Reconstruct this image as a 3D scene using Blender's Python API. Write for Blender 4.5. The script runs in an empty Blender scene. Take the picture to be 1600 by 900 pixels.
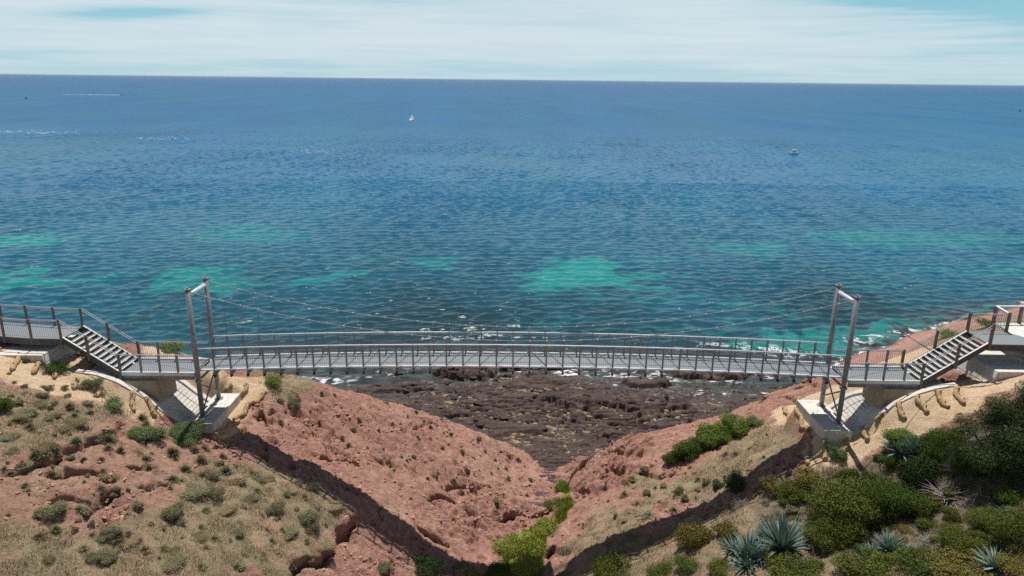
import bpy, bmesh, math, random
import numpy as np
from mathutils import Vector, Matrix
rng = np.random.default_rng(7); random.seed(7)
S = bpy.context.scene; COL = S.collection
PI = math.pi
# ------------------------------------------------------------------ camera
F = 1120.0; PITCH = math.atan(326/F); ROLL = math.atan(18/1600.0)
FW = np.array([0, math.cos(PITCH), -math.sin(PITCH)])
_r0 = np.array([1., 0, 0]); _u0 = np.array([0, math.sin(PITCH), math.cos(PITCH)])
RT = math.cos(ROLL)*_r0 + math.sin(ROLL)*_u0
UP = -math.sin(ROLL)*_r0 + math.cos(ROLL)*_u0
CAM = np.array([0, 0, 30.0])
def ray(x, y): return FW + RT*(x-800)/F - UP*(y-450)/F
def WY(x, y, Y):
    d = ray(x, y); return CAM + d*(Y/d[1])
def WZ(x, y, z):
    d = ray(x, y); return CAM + d*((z-30)/d[2])
cam = bpy.data.cameras.new('camera'); co = bpy.data.objects.new('camera', cam); COL.objects.link(co)
cam.sensor_width = 36; cam.lens = 36*F/1600; cam.clip_start = .5; cam.clip_end = 200000
co.matrix_world = Matrix(((RT[0], UP[0], -FW[0], CAM[0]), (RT[1], UP[1], -FW[1], CAM[1]), (RT[2], UP[2], -FW[2], CAM[2]), (0, 0, 0, 1)))
S.camera = co
# ------------------------------------------------------------------ noise
_P = rng.permutation(4096)
def _h(ix, iy, k): return _P[(_P[(ix + k*57) & 4095] + iy) & 4095] / 4096.0
def vnoise(x, y, k=0):
    x = np.asarray(x, float); y = np.asarray(y, float)
    ix = np.floor(x).astype(int); iy = np.floor(y).astype(int); fx = x-ix; fy = y-iy
    fx = fx*fx*fx*(fx*(fx*6-15)+10); fy = fy*fy*fy*(fy*(fy*6-15)+10)
    a = _h(ix, iy, k); b = _h(ix+1, iy, k); c = _h(ix, iy+1, k); d = _h(ix+1, iy+1, k)
    return (a+(b-a)*fx)*(1-fy) + (c+(d-c)*fx)*fy
def fbm(x, y, o=4, k=0, g=.5):
    s = 0; a = 1; t = 0
    for i in range(o):
        s = s + a*vnoise(x*2**i+i*17.3, y*2**i+i*9.1, k+i); t += a; a *= g
    return s/t
def sst(a, b, x):
    t = np.clip((x-a)/(b-a), 0, 1); return t*t*(3-2*t)
# ------------------------------------------------------------------ terrain control points
DZ, DYC, TANE = 14.35, 38.0, math.tan(math.radians(69))
def SH(x, y):           # where the deck's shadow line crosses the ground
    d = ray(x, y); r = -d[2]/d[1]
    h = (r*DYC - (30-DZ)) / (1 + r/TANE)
    return WY(x, y, DYC - h/TANE)
ctl = []
for q in [(440,718),(500,751),(567,778),(617,823),(650,848),(690,880),(1233,697),(1167,760),(1117,797),(1033,836),(960,855),(900,882)]:
    ctl.append(SH(*q))
for x, y, z in [(0,900,12),(150,900,11),(300,900,9.8),(430,900,8.3),(520,900,6.7),(580,900,5.7),(640,900,4.7),
    (0,700,14),(100,700,13.2),(200,700,12.2),(300,720,11),(380,760,9.9),(450,800,8.9),(0,600,15),(100,600,14),(180,622,12.9),
    (250,662,11.5),(300,680,11.0),(0,548,15.4),(60,548,15.2),(100,800,12.4),(200,800,11.6),(300,800,10.4),
    (760,890,3.3),(830,850,2.9),(860,800,2.4),(885,780,2.1),(880,750,1.6),(868,735,1.2),
    (905,850,4.3),(950,820,5),(1000,790,6),(900,800,3.6),(950,760,4.6),(920,725,3.7),(1000,720,5.3),(1100,720,7.1),(1150,690,7.9),
    (1200,650,8.9),(1240,645,9.7),(1230,612,9),(1350,672,10.7),(1420,634,12.0),(1500,603,13.5),(1590,572,15),
    (1300,720,10.2),(1400,720,11),(1500,700,12.4),(1590,680,13.6),(1200,820,8.6),(1300,820,9.2),(1400,820,10),(1500,820,11),(1590,820,12),
    (1110,760,7.0),(1060,788,6.2),(1180,718,8.2),(1000,808,5.2),(1000,895,5.3),(1100,895,7.2),(1200,895,8.4),(1300,895,9.2),(1400,895,10),(1500,895,11),(1600,900,12),(1100,840,7.4)]:
    ctl.append(WZ(x, y, z))
for x, y, Y in [(230,541,41.5),(300,552,41.5),(400,589,42),(450,591,43),(480,594,44),(355,592,40.6),
    (500,598,46),(560,613,47.3),(640,633,48.7),(730,663,49.8),(800,694,50.3),(840,728,49.5),(450,640,41.5),(550,680,41.5),(650,720,42.5),(750,760,43.3),
    (700,800,39),(800,780,43),(830,760,45.5),(560,720,39.4),
    (1050,665,48),(960,690,48),(1180,637,48.5),(1220,604,52),(900,718,47.5),(1290,602,46),(1310,588,48),(1350,577,50),
    (1400,558,47),(1450,541,50),(1500,513,58),(1560,501,60),(1430,536,64),(1600,500,64)]:
    ctl.append(WY(x, y, Y))
for x, y in [(1325,566),(1395,542),(1440,523),(1500,503),(1560,489),(1600,478)]: 
    q = WZ(x, y, .5); ctl.append(q); ctl.append(np.array([q[0]-2.5, q[1]+5, -1.6]))
for q in [(-45,36,16),(-45,44,13.5),(-45,52,0),(-32,43.5,13.0),(-32,50,1.5),(-24,44,12.6),(-24,51,0),(-16,53,-1),(-10,55,-1.5),(-4,56,-1.5),(1,56,-1.5),
          (-40,60,-4),(-20,62,-4),(0,66,-4),(8,56,-1.0),(14,57,-1.0),(18,60,-1.2),(24,64,-1),(30,68,-.6),(15,72,-4),
          (4,50.5,.7),(6,52.5,.2),
          (75,90,4),(70,70,11),(60,50,16),(45,36,17.5),(34,37,16),(32,24,14),(45,15,17),(-32,24,14.6),(-45,18,16),(-24,5,12),(-34,-10,15),(0,5,5),(0,-12,8),(24,5,12),(34,-10,15),(-11,5,8),(11,5,8),
          (-17.3,38,10.9),(18.5,38,10.8),(-26.5,38.5,14.8),(27.5,38.5,14.6),(31,40,15.2),(20,41.5,11.2),(24,42,12.8),(-20,41,12.4)]:
    ctl.append(np.array(q, float))
APL = [(120,580),(150,584),(185,596),(215,613),(240,629),(262,646)]; APR = [(1355,664),(1374,646),(1399,630),(1430,615),(1464,605),(1494,601)]
for q in APL[::1]+APR:
    w_ = WY(*q, 36.3); ctl.append(w_-(0,0,.05)); ctl.append(np.array([w_[0], 37.8, w_[2]-.6])); ctl.append(np.array([w_[0], 40.2, w_[2]-.4]))
ctl = np.array(ctl)
def _U(r2): return r2*np.log(r2+1e-9)*.5
cx, cy, cz = ctl[:,0], ctl[:,1], ctl[:,2]; n = len(ctl)
A = np.zeros((n+3, n+3)); A[:n,:n] = _U((cx[:,None]-cx)**2+(cy[:,None]-cy)**2) + np.eye(n)*6.0
A[:n,n] = 1; A[:n,n+1] = cx; A[:n,n+2] = cy; A[n,:n] = 1; A[n+1,:n] = cx; A[n+2,:n] = cy
sol = np.linalg.solve(A, np.concatenate([cz, [0,0,0]])); wts = sol[:n]; aff = sol[n:]
def tps(X, Y):
    X = np.asarray(X, float); Y = np.asarray(Y, float)
    out = aff[0]+aff[1]*X+aff[2]*Y
    for i in range(n): out = out + wts[i]*_U((X-cx[i])**2+(Y-cy[i])**2)
    return out
def axis(segs):
    a = [segs[0][0]]
    for lo, hi, st in segs:
        k = max(1, round((hi-lo)/st)); a += list(np.linspace(lo, hi, k+1)[1:])
    return np.array(a)
GX = axis([(-60,-30,.5),(-30,30,.08),(30,90,.35)]); GY = axis([(-15,19,.5),(19,50,.08),(50,56,.14),(56,100,.35)])
cxs = axis([(-60,-32,2),(-32,32,.5),(32,90,1.5)]); cys = axis([(-15,18,1.5),(18,58,.5),(58,100,1.5)])
CZ = tps(*np.meshgrid(cxs, cys))
def bil(xs, ys, Z, X, Y):
    i = np.clip(np.searchsorted(xs, X)-1, 0, len(xs)-2); j = np.clip(np.searchsorted(ys, Y)-1, 0, len(ys)-2)
    u = np.clip((X-xs[i])/(xs[i+1]-xs[i]), 0, 1); v = np.clip((Y-ys[j])/(ys[j+1]-ys[j]), 0, 1)
    return (Z[j,i]*(1-u)+Z[j,i+1]*u)*(1-v) + (Z[j+1,i]*(1-u)+Z[j+1,i+1]*u)*v
def caster(xs, ys, Z):
    tt = np.concatenate([np.linspace(12, 60, 1400), np.linspace(60.1, 160, 800)])
    def g(px, py):
        d = ray(px, py); p = CAM[:,None] + d[:,None]*tt
        h = bil(xs, ys, Z, p[0], p[1]); k = np.argmax(p[2] < h)
        if not (p[2] < h).any(): k = len(tt)-1
        return np.array([p[0,k], p[1,k], h[k]])
    return g
G0 = caster(cxs, cys, CZ)
MX, MY = np.meshgrid(GX, GY)
# smooth base on the fine grid by bicubic-free upsample of the coarse tps
H = bil(cxs, cys, CZ, MX.ravel(), MY.ravel()).reshape(MX.shape)
def poly_dist(pts, X, Y):
    best = np.full(X.shape, 1e9); sg = np.zeros(X.shape); tpar = np.zeros(X.shape)
    m = len(pts)-1
    for k in range(m):
        ax, ay = pts[k][:2]; bx, by = pts[k+1][:2]; dx, dy = bx-ax, by-ay; L2 = dx*dx+dy*dy
        t = np.clip(((X-ax)*dx+(Y-ay)*dy)/L2, 0, 1); qx = X-(ax+t*dx); qy = Y-(ay+t*dy)
        d = np.hypot(qx, qy); c = dx*qy-dy*qx
        w = d < best; best = np.where(w, d, best); sg = np.where(w, np.sign(c), sg); tpar = np.where(w, (k+t)/m, tpar)
    return best, sg, tpar
def in_px(poly, px, py):
    r = np.zeros(px.shape, bool); j = len(poly)-1
    for i in range(len(poly)):
        xi, yi = poly[i]; xj, yj = poly[j]
        c = ((yi > py) != (yj > py)) & (px < (xj-xi)*(py-yi)/(yj-yi+1e-9)+xi); r ^= c; j = i
    return r
def soft_poly(pxs, w=1.0, amp=.8, k=3):
    """plan-space soft mask of a ground region whose corners were read off the photo and cast on the terrain"""
    P = [G0(*q) for q in pxs]; ring = P+[P[0]]
    wx = MX + (fbm(MX*.7, MY*.7, 3, k)-.5)*2*amp; wy = MY + (fbm(MX*.7+40, MY*.7, 3, k)-.5)*2*amp
    d, _, _ = poly_dist(ring, wx, wy); ins = in_px([(p[0], p[1]) for p in P], wx, wy)
    return sst(-w, w, np.where(ins, d, -d))
hf = np.where((MX > -31) & (MX < 31) & (MY > 18.5) & (MY < 56), 1.0, .4)
# region masks -------------------------------------------------
m_sand = np.maximum.reduce([
    soft_poly([(-20,545),(120,560),(180,610),(260,650),(235,662),(205,655),(120,625),(60,610),(-20,590)], .5, .6),
    soft_poly([(345,590),(415,592),(420,612),(400,632),(375,662),(345,690),(330,690),(345,640)], .4, .5),
    soft_poly([(200,525),(330,540),(350,592),(270,592),(230,560)], .6, .5),
    soft_poly([(1205,640),(1290,605),(1310,600),(1400,600),(1500,595),(1600,575),(1600,600),(1530,640),(1400,690),(1350,715),(1300,735),(1255,735),(1258,690)], .5, .6),
    soft_poly([(1350,575),(1420,550),(1500,535),(1420,580)], .8, .8)])
m_grass = np.maximum.reduce([
    soft_poly([(-40,800),(150,850),(240,790),(330,720),(430,720),(500,765),(560,795),(525,825),(520,850),(470,875),(435,910),(-40,920)], .7, 1.0),
    .8*soft_poly([(-40,590),(100,620),(200,640),(130,680),(60,710),(-40,720)], .9, 1.1),
    .36*soft_poly([(-30,615),(250,668),(330,715),(280,770),(150,810),(-30,835)], .9, 1.2),
    .75*soft_poly([(370,575),(470,585),(490,605),(460,625),(420,630),(400,600)], .5, .6),
    .9*soft_poly([(880,870),(1010,830),(1100,800),(1180,755),(1260,730),(1330,735),(1640,640),(1640,920),(860,920)], .8, .8),
    .8*soft_poly([(990,740),(1080,740),(1130,690),(1210,655),(1250,690),(1170,745),(1120,790),(1040,785),(1000,800)], .7, 1.2),
    .75*soft_poly([(880,850),(930,800),(1010,800),(1010,830),(900,870)], .5, .7),
    .75*soft_poly([(1440,535),(1600,490),(1640,520),(1560,530),(1460,545)], 1.5, 1.5)])
m_green = soft_poly([(790,862),(812,830),(858,812),(880,780),(874,752),(888,758),(898,785),(876,815),(848,845),(845,905),(775,915)], .35, .5)
m_wild = soft_poly([(1290,735),(1640,640),(1640,860),(1180,850),(1180,790)], .8, .8)
# surface relief ----------------------------------------------
rough = fbm(MX*.55, MY*.55, 5, 11)-.5
ridg = 1-np.abs(2*fbm(MX*.8+MY*.25, MY*.9-MX*.2, 4, 21)-1)
strata = np.abs(((H*2.2 + fbm(MX*.4, MY*.4, 3, 31)*3) % 1)-.5)
redm = np.clip(1-m_sand-.6*m_grass-m_green, 0, 1)
H += rough*(.34*redm+.2) + hf*redm*(ridg-.7)*.10 + hf*redm*(strata-.25)*.10
dirx = MX*.8-MY*.6; diry = MX*.6+MY*.8       # bedding on the red flanks dips towards the gully
H += hf*(fbm(MX*2.6, MY*2.6, 3, 41)-.5)*(.16-.06*redm) + hf*(vnoise(MX*7, MY*7, 51)-.5)*(.04+.04*redm)
bed = fbm(dirx*.35, diry*2.0, 4, 46); H += hf*redm*(np.abs((bed*7 % 1)-.5)-.25)*.16
ck = np.abs(fbm(MX*.75, MY*1.1, 4, 47)-.5); H -= hf*redm*.30*sst(.016, 0, ck)*sst(.5, .62, fbm(MX*.4, MY*.4, 2, 48))
ck2 = np.abs(fbm(MX*1.6+5, MY*2.2, 3, 49)-.5); H -= hf*redm*.13*sst(.02, 0, ck2)*sst(.45, .6, fbm(MX*.6, MY*.6, 2, 58))
# rills running down into the gully on the red flanks
H -= hf*redm*.12*sst(.62, .85, fbm(MY*1.1+MX*.15, MX*.22-MY*.1, 3, 61))
# lumpy crumbled hollows in the rock
lump = sst(.60, .72, fbm(MX*1.3, MY*1.3, 3, 71))*sst(.5, .62, fbm(MX*.35, MY*.35, 2, 75)); H -= hf*redm*lump*.30*(.4+1.2*vnoise(MX*3.1, MY*3.1, 78))
crag = np.maximum(soft_poly([(878,738),(903,712),(975,684),(1015,695),(985,760),(900,780)], .4, .5), .8*soft_poly([(690,795),(790,775),(872,790),(860,818),(780,838),(690,832)], .5, .6))
cr1 = fbm(MX*1.5, MY*1.5, 4, 91); H += hf*crag*((np.abs(cr1-.5)*-2.2)+.3)*.9 + hf*crag*(np.floor(fbm(MX*1.1, MY*1.4, 3, 95)*7)/7-.5)*.7
DX = np.zeros_like(H); DY = np.zeros_like(H)
def scarp(pxs, drop, L, side=-1):
    global H, DX, DY
    P = [G0(*q) for q in pxs]
    wx = MX+(fbm(MX*1.1, MY*1.1, 2, 81)-.5)*.6; wy = MY+(fbm(MX*1.1+9, MY*1.1, 2, 82)-.5)*.6
    d, s, t = poly_dist(P, wx, wy); fade = sst(0, .12, t)*sst(1, .88, t)
    sd = d*s*side
    gy, gx = np.gradient(sd); nx_ = gx/np.gradient(GX)[None,:]; ny_ = gy/np.gradient(GY)[:,None]; nl_ = np.hypot(nx_, ny_)+1e-6
    am = (.02+.55*drop)*fade*sst(.0, .07, sd)*np.exp(-(np.maximum(sd-.15, 0)/.22)**2); DX -= am*nx_/nl_; DY -= am*ny_/nl_
    H = H - drop*fade*sst(-.02, .08, sd)*np.exp(-np.maximum(sd, 0)/L) - (.06+.85*drop)*fade*np.exp(-((sd-.16)/.13)**2)
scarp([(425,915),(470,875),(520,852),(524,825),(570,797)], .5, 1.8)
scarp([(10,745),(60,715),(100,702),(132,683),(168,675),(205,666)], .24, 1.2)
scarp([(60,735),(100,725),(140,728),(170,745)], .22, .7)
scarp([(130,790),(165,770),(190,765)], .3, .7)
scarp([(190,730),(230,728),(245,735)], .2, .6)
scarp([(395,655),(410,640),(430,668)], .25, .6)
scarp([(870,905),(858,880),(850,858),(862,850)], .9, 1.1)
scarp([(665,780),(690,772),(715,785)], .2, .6)
scarp([(760,808),(800,800),(830,805),(868,795)], .45, .7); scarp([(650,818),(690,838),(705,850)], .25, .5)
scarp([(885,760),(895,735),(915,715),(940,700)], .8, 1.2)
scarp([(945,735),(965,728),(980,740)], .4, .6)
for q_, dr in [([(495,716),(525,713),(560,718)], .22), ([(640,668),(665,660),(690,668)], .10), ([(690,762),(715,752),(745,757)], .2), ([(655,822),(680,832),(700,845)], .25), ([(300,690),(330,700),(360,694)], .10), ([(70,780),(110,772),(140,778)], .15), ([(215,762),(245,756),(270,762)], .12), ([(930,700),(955,706),(985,700)], .25), ([(900,760),(925,770),(950,762)], .25), ([(1000,735),(1030,742),(1055,736)], .12), ([(1130,640),(1165,632),(1195,638)], .25), ([(1240,605),(1270,600),(1300,606)], .3), ([(1215,622),(1240,620),(1262,626)], .25)]:
    scarp(q_, dr, .5)
# level the ground under the concrete
def flat(x0, x1, y0, y1, z, w=.5):
    global H
    a = sst(x0-w, x0, MX)*sst(x1+w, x1, MX)*sst(y0-w, y0, MY)*sst(y1+w, y1, MY); H = H*(1-a)+z*a
flat(-18.6, -16.5, 36.0, 40.0, 10.95, .7); flat(17.4, 19.8, 36.0, 40.0, 10.85, .7)
for P_, s_ in ((APL, 1), (APR, -1)):
    q = sorted([(w[0], w[2]) for w in (WY(a, b, 36.3) for a, b in P_)]); xa = np.array([p[0] for p in q]); za = np.array([p[1] for p in q])
    if s_ > 0: xa = np.append(xa, -17.9); za = np.append(za, 11.02)
    else: xa = np.insert(xa, 0, 18.98); za = np.insert(za, 0, 11.02)
    a = sst(xa[0]-.5, xa[0], MX)*sst(xa[-1]+.5, xa[-1], MX)*sst(35.3, 36.1, MY)*sst(41.2, 40.1, MY); t = np.interp(MX, xa, za)-.03-.50*sst(36.3, 36.6, MY)-.30*np.clip((MY-36.3)/3.5, 0, 1)
    H = H*(1-a)+t*a
GRD = caster(GX, GY, H)
def GZ(x, y): return float(bil(GX, GY, H, np.array([x]), np.array([y]))[0])

# ------------------------------------------------------------------ mesh helpers
def grid_mesh(name, xs, ys, Z, attrs=None, dx=0, dy=0):
    X, Y = np.meshgrid(xs, ys); X = X+dx; Y = Y+dy; nx, ny = len(xs), len(ys)
    v = np.stack([X.ravel(), Y.ravel(), Z.ravel()], 1)
    i = np.arange((ny-1)*(nx-1)); r = i//(nx-1); c = i % (nx-1); a = r*nx+c
    q = np.stack([a, a+1, a+nx+1, a+nx], 1)
    return np_mesh(name, v, q, attrs)
def np_mesh(name, v, q, attrs=None, smooth=True):
    me = bpy.data.meshes.new(name); v = np.asarray(v, np.float32); q = np.asarray(q, np.int32); k = q.shape[1]
    me.vertices.add(len(v)); me.vertices.foreach_set('co', v.ravel())
    me.loops.add(q.size); me.loops.foreach_set('vertex_index', q.ravel())
    me.polygons.add(len(q)); me.polygons.foreach_set('loop_start', np.arange(len(q), dtype=np.int32)*k)
    me.polygons.foreach_set('loop_total', np.full(len(q), k, np.int32)) if False else None
    me.polygons.foreach_set('use_smooth', np.full(len(q), smooth))
    for nm, a in (attrs or {}).items():
        at = me.attributes.new(nm, 'FLOAT', 'POINT'); at.data.foreach_set('value', np.asarray(a, np.float32).ravel())
    me.update(calc_edges=True); me.validate(); return me
def link(name, me, mat=None, parent=None, loc=None):
    o = bpy.data.objects.new(name, me); COL.objects.link(o)
    if mat is not None: me.materials.clear(); me.materials.append(mat)
    if parent is not None: o.parent = parent
    if loc is not None: o.location = loc
    return o
def tag(o, label=None, cat=None, group=None, kind=None):
    if label: o['label'] = label
    if cat: o['category'] = cat
    if group: o['group'] = group
    if kind: o['kind'] = kind
    return o
def empty(name, loc=(0,0,0), rz=0):
    o = bpy.data.objects.new(name, None); COL.objects.link(o); o.location = loc; o.rotation_euler = (0,0,rz); o.empty_display_size = .2; return o
class MB:
    """collects boxes, bars and tubes into one mesh"""
    def __init__(s): s.v = []; s.f = []
    def raw(s, v, f):
        b = len(s.v); s.v += [tuple(map(float, p)) for p in v]; s.f += [tuple(i+b for i in q) for q in f]; return s
    def box(s, x0, x1, y0, y1, z0, z1):
        return s.raw([(x0,y0,z0),(x1,y0,z0),(x1,y1,z0),(x0,y1,z0),(x0,y0,z1),(x1,y0,z1),(x1,y1,z1),(x0,y1,z1)],
            [(0,3,2,1),(4,5,6,7),(0,1,5,4),(1,2,6,5),(2,3,7,6),(3,0,4,7)])
    def bar(s, a, b, w, h=None, up=(0,0,1)):
        h = h or w; a = np.array(a, float); b = np.array(b, float); d = b-a; d /= np.linalg.norm(d); u = np.array(up, float)
        if abs(d@u) > .98: u = np.array([0,1.,0])
        r = np.cross(d, u); r /= np.linalg.norm(r); u = np.cross(r, d)
        v = [p+r*sx*w/2+u*sz*h/2 for p in (a, b) for sx, sz in ((-1,-1),(1,-1),(1,1),(-1,1))]
        return s.raw(v, [(0,3,2,1),(4,5,6,7),(0,1,5,4),(1,2,6,5),(2,3,7,6),(3,0,4,7)])
    def tube(s, pts, rad, n=10, cap=True):
        pts = [np.array(p, float) for p in pts]; m = len(pts); rad = [rad]*m if np.isscalar(rad) else rad
        v = []; prev = None
        for i in range(m):
            d = pts[min(i+1, m-1)]-pts[max(i-1, 0)]; d /= np.linalg.norm(d)
            u = np.array([0,0,1.]) if abs(d[2]) < .95 else np.array([0,1.,0])
            if prev is not None: u = prev
            r = np.cross(d, u); r /= np.linalg.norm(r); u = np.cross(r, d); prev = u
            for k in range(n):
                a = 2*PI*k/n; v.append(pts[i]+rad[i]*(math.cos(a)*r+math.sin(a)*u))
        f = []
        for i in range(m-1):
            for k in range(n): f.append((i*n+k, i*n+(k+1) % n, (i+1)*n+(k+1) % n, (i+1)*n+k))
        if cap: f += [tuple(range(n-1, -1, -1)), tuple(range((m-1)*n, m*n))]
        return s.raw(v, f)
    def build(s, name, mat, parent=None, smooth=False, bevel=0):
        me = bpy.data.meshes.new(name); me.from_pydata(s.v, [], s.f); me.update()
        if smooth:
            me.polygons.foreach_set('use_smooth', [len(p.vertices) == 4 for p in me.polygons])
        o = link(name, me, mat, parent)
        if bevel:
            b = o.modifiers.new('bevel', 'BEVEL'); b.width = bevel; b.segments = 2; b.limit_method = 'ANGLE'
        return o
# ------------------------------------------------------------------ materials
def newmat(name):
    m = bpy.data.materials.new(name); m.use_nodes = True; nt = m.node_tree
    return m, nt, nt.nodes['Principled BSDF']
def N(nt, t, **kw):
    nd = nt.nodes.new(t)
    for k, v in kw.items():
        if k.startswith('i_'): nd.inputs[k[2:].replace('_', ' ')].default_value = v
        else: setattr(nd, k, v)
    return nd
def ramp(nt, fac, stops):
    r = nt.nodes.new('ShaderNodeValToRGB'); e = r.color_ramp.elements
    while len(e) < len(stops): e.new(.5)
    for k, (p, c) in enumerate(stops): e[k].position = p; e[k].color = (*c, 1) if len(c) == 3 else c
    nt.links.new(fac, r.inputs[0]); return r.outputs[0]
def noise(nt, vec, scale, detail=4, rough=.55, dist=0):
    nd = N(nt, 'ShaderNodeTexNoise'); nd.inputs['Scale'].default_value = scale; nd.inputs['Detail'].default_value = detail
    nd.inputs['Roughness'].default_value = rough; nd.inputs['Distortion'].default_value = dist
    if vec is not None: nt.links.new(vec, nd.inputs['Vector'])
    return nd.outputs['Fac']
def mixc(nt, fac, a, b, mode='MIX'):
    m = N(nt, 'ShaderNodeMix', data_type='RGBA', blend_type=mode)
    for s, v in ((0, fac), (6, a), (7, b)):
        if hasattr(v, 'is_linked'): nt.links.new(v, m.inputs[s])
        else: m.inputs[s].default_value = v if s == 0 else (*v, 1)
    return m.outputs[2]
def math_(nt, op, a, b=None, c=None, clamp=False):
    m = N(nt, 'ShaderNodeMath', operation=op, use_clamp=clamp)
    for k, v in enumerate((a, b, c)):
        if v is None: continue
        if hasattr(v, 'is_linked'): nt.links.new(v, m.inputs[k])
        else: m.inputs[k].default_value = v
    return m.outputs[0]
def attr(nt, name): return N(nt, 'ShaderNodeAttribute', attribute_name=name).outputs['Fac']
def objco(nt, scale=None):
    t = N(nt, 'ShaderNodeTexCoord').outputs['Object']
    if scale is None: return t
    mp = N(nt, 'ShaderNodeMapping'); mp.inputs['Scale'].default_value = scale; nt.links.new(t, mp.inputs[0]); return mp.outputs[0]
def bump(nt, bsdf, h, strength=.5, dist=.05):
    b = N(nt, 'ShaderNodeBump'); b.inputs['Strength'].default_value = strength; b.inputs['Distance'].default_value = dist
    nt.links.new(h, b.inputs['Height']); nt.links.new(b.outputs[0], bsdf.inputs['Normal'])
def speckled(name, c1, c2, scale=6, rough=.7, metal=0, bs=.2, bd=.01, c3=None, spec=.5):
    m, nt, b = newmat(name); v = objco(nt); n1 = noise(nt, v, scale, 5)
    st = [(.35, c1), (.65, c2)] + ([(.8, c3)] if c3 else [])
    nt.links.new(ramp(nt, n1, st), b.inputs['Base Color']); b.inputs['Roughness'].default_value = rough; b.inputs['Metallic'].default_value = metal
    b.inputs['Specular IOR Level'].default_value = spec
    if bs: bump(nt, b, noise(nt, v, scale*4, 4), bs, bd)
    return m
M = {}
M['steel'] = speckled('galvanised_steel', (.20,.212,.222), (.30,.312,.32), 5, .5, .35, .05)
M['post_steel'] = speckled('dull_galvanised_steel', (.19,.205,.22), (.27,.287,.30), 7, .55, .3, .05)
M['bright'] = speckled('bright_galvanised_tube', (.62,.64,.66), (.74,.76,.78), 4, .35, .25, 0)
M['cable'] = speckled('steel_wire_rope', (.16,.16,.16), (.26,.26,.26), 60, .5, .5, .3)
M['clamp'] = speckled('pale_clamp_steel', (.5,.5,.5), (.66,.66,.66), 20, .4, .3, 0)
M['black'] = speckled('dark_bracket_and_stair_shade', (.02,.02,.02), (.045,.045,.045), 12, .6, .2, 0)  # bracket steel, also the plates that stand in for shade between treads
M['post_brown'] = speckled('weathered_brown_post', (.13,.108,.085), (.21,.18,.15), 9, .8, 0, .3)
M['tread'] = speckled('pale_tread_plate', (.20,.205,.205), (.28,.28,.275), 8, .6, .1, .1)
M['nosing'] = speckled('white_nosing', (.66,.67,.66), (.78,.78,.76), 8, .5, 0, 0)
M['stringer'] = speckled('dark_stringer_steel', (.05,.05,.05), (.10,.10,.10), 6, .6, .3, .05)
M['white'] = speckled('white_boat_paint', (.74,.74,.74), (.82,.82,.82), 3, .4, 0, 0)
M['sail'] = speckled('sail_cloth', (.74,.74,.72), (.82,.82,.80), 1, .8, 0, 0)
_m, _nt, _b = newmat('sail_cloth_thin'); _t = N(_nt, 'ShaderNodeBsdfTranslucent'); _t.inputs[0].default_value = (.8,.8,.78,1); _b.inputs['Base Color'].default_value = (.8,.8,.78,1); _x = N(_nt, 'ShaderNodeMixShader'); _x.inputs[0].default_value = .7
_nt.links.new(_b.outputs[0], _x.inputs[1]); _nt.links.new(_t.outputs[0], _x.inputs[2]); _nt.links.new(_x.outputs[0], _nt.nodes['Material Output'].inputs[0]); M['sail'] = _m
M['hull_dark'] = speckled('dark_hull_paint', (.03,.035,.045), (.05,.055,.07), 1, .4, 0, 0)
M['glassd'] = speckled('dark_boat_glass', (.02,.025,.03), (.03,.035,.04), 1, .15, 0, 0)
M['soil_light'] = speckled('pale_deck_boards', (.55,.53,.49), (.66,.64,.60), 3, .8, 0, .1)
# grating: fine dark bars over grey
def grating_mat():
    m, nt, b = newmat('deck_grating'); v = objco(nt)
    sx = N(nt, 'ShaderNodeSeparateXYZ'); nt.links.new(v, sx.inputs[0])
    w = math_(nt, 'PINGPONG', math_(nt, 'MULTIPLY', sx.outputs[0], 20.0), .5); w2 = math_(nt, 'PINGPONG', math_(nt, 'MULTIPLY', sx.outputs[1], 33.0), .5)
    g = math_(nt, 'MINIMUM', w, w2); n1 = noise(nt, v, 1.3, 4)
    c = mixc(nt, ramp(nt, g, [(.1, (1,1,1)), (.25, (0,0,0))]), (.14,.155,.165), (.28,.305,.315))
    c = mixc(nt, n1, c, (.22,.245,.255)); nt.links.new(c, b.inputs['Base Color']); b.inputs['Roughness'].default_value = .5; b.inputs['Metallic'].default_value = .2
    return m
M['grating'] = grating_mat()
def concrete_mat():
    m, nt, b = newmat('pale_concrete'); v = objco(nt); n1 = noise(nt, v, .9, 6, .6); n2 = noise(nt, v, 14, 5, .7)
    c = ramp(nt, n1, [(.3, (.56,.51,.45)), (.55, (.70,.655,.59)), (.75, (.77,.73,.67))]); c = mixc(nt, .25, c, ramp(nt, n2, [(.3, (.36,.33,.28)), (.7, (.70,.66,.60))]))
    vs = N(nt, 'ShaderNodeTexCoord').outputs['Object']; mp = N(nt, 'ShaderNodeMapping'); mp.inputs['Scale'].default_value = (3, 3, .3); nt.links.new(vs, mp.inputs[0])
    st = ramp(nt, noise(nt, mp.outputs[0], 2.2, 4), [(.52, (1,1,1)), (.75, (.50,.40,.30))]); c = mixc(nt, .8, c, st, 'MULTIPLY')
    nt.links.new(c, b.inputs['Base Color']); b.inputs['Roughness'].default_value = .85; bump(nt, b, n2, .25, .01); return m
M['concrete'] = concrete_mat()
M['concrete_tan'] = speckled('tan_formed_concrete', (.33,.26,.17), (.42,.34,.23), 2.5, .85, 0, .2)
def joints(nt, v, b): pass
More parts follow.
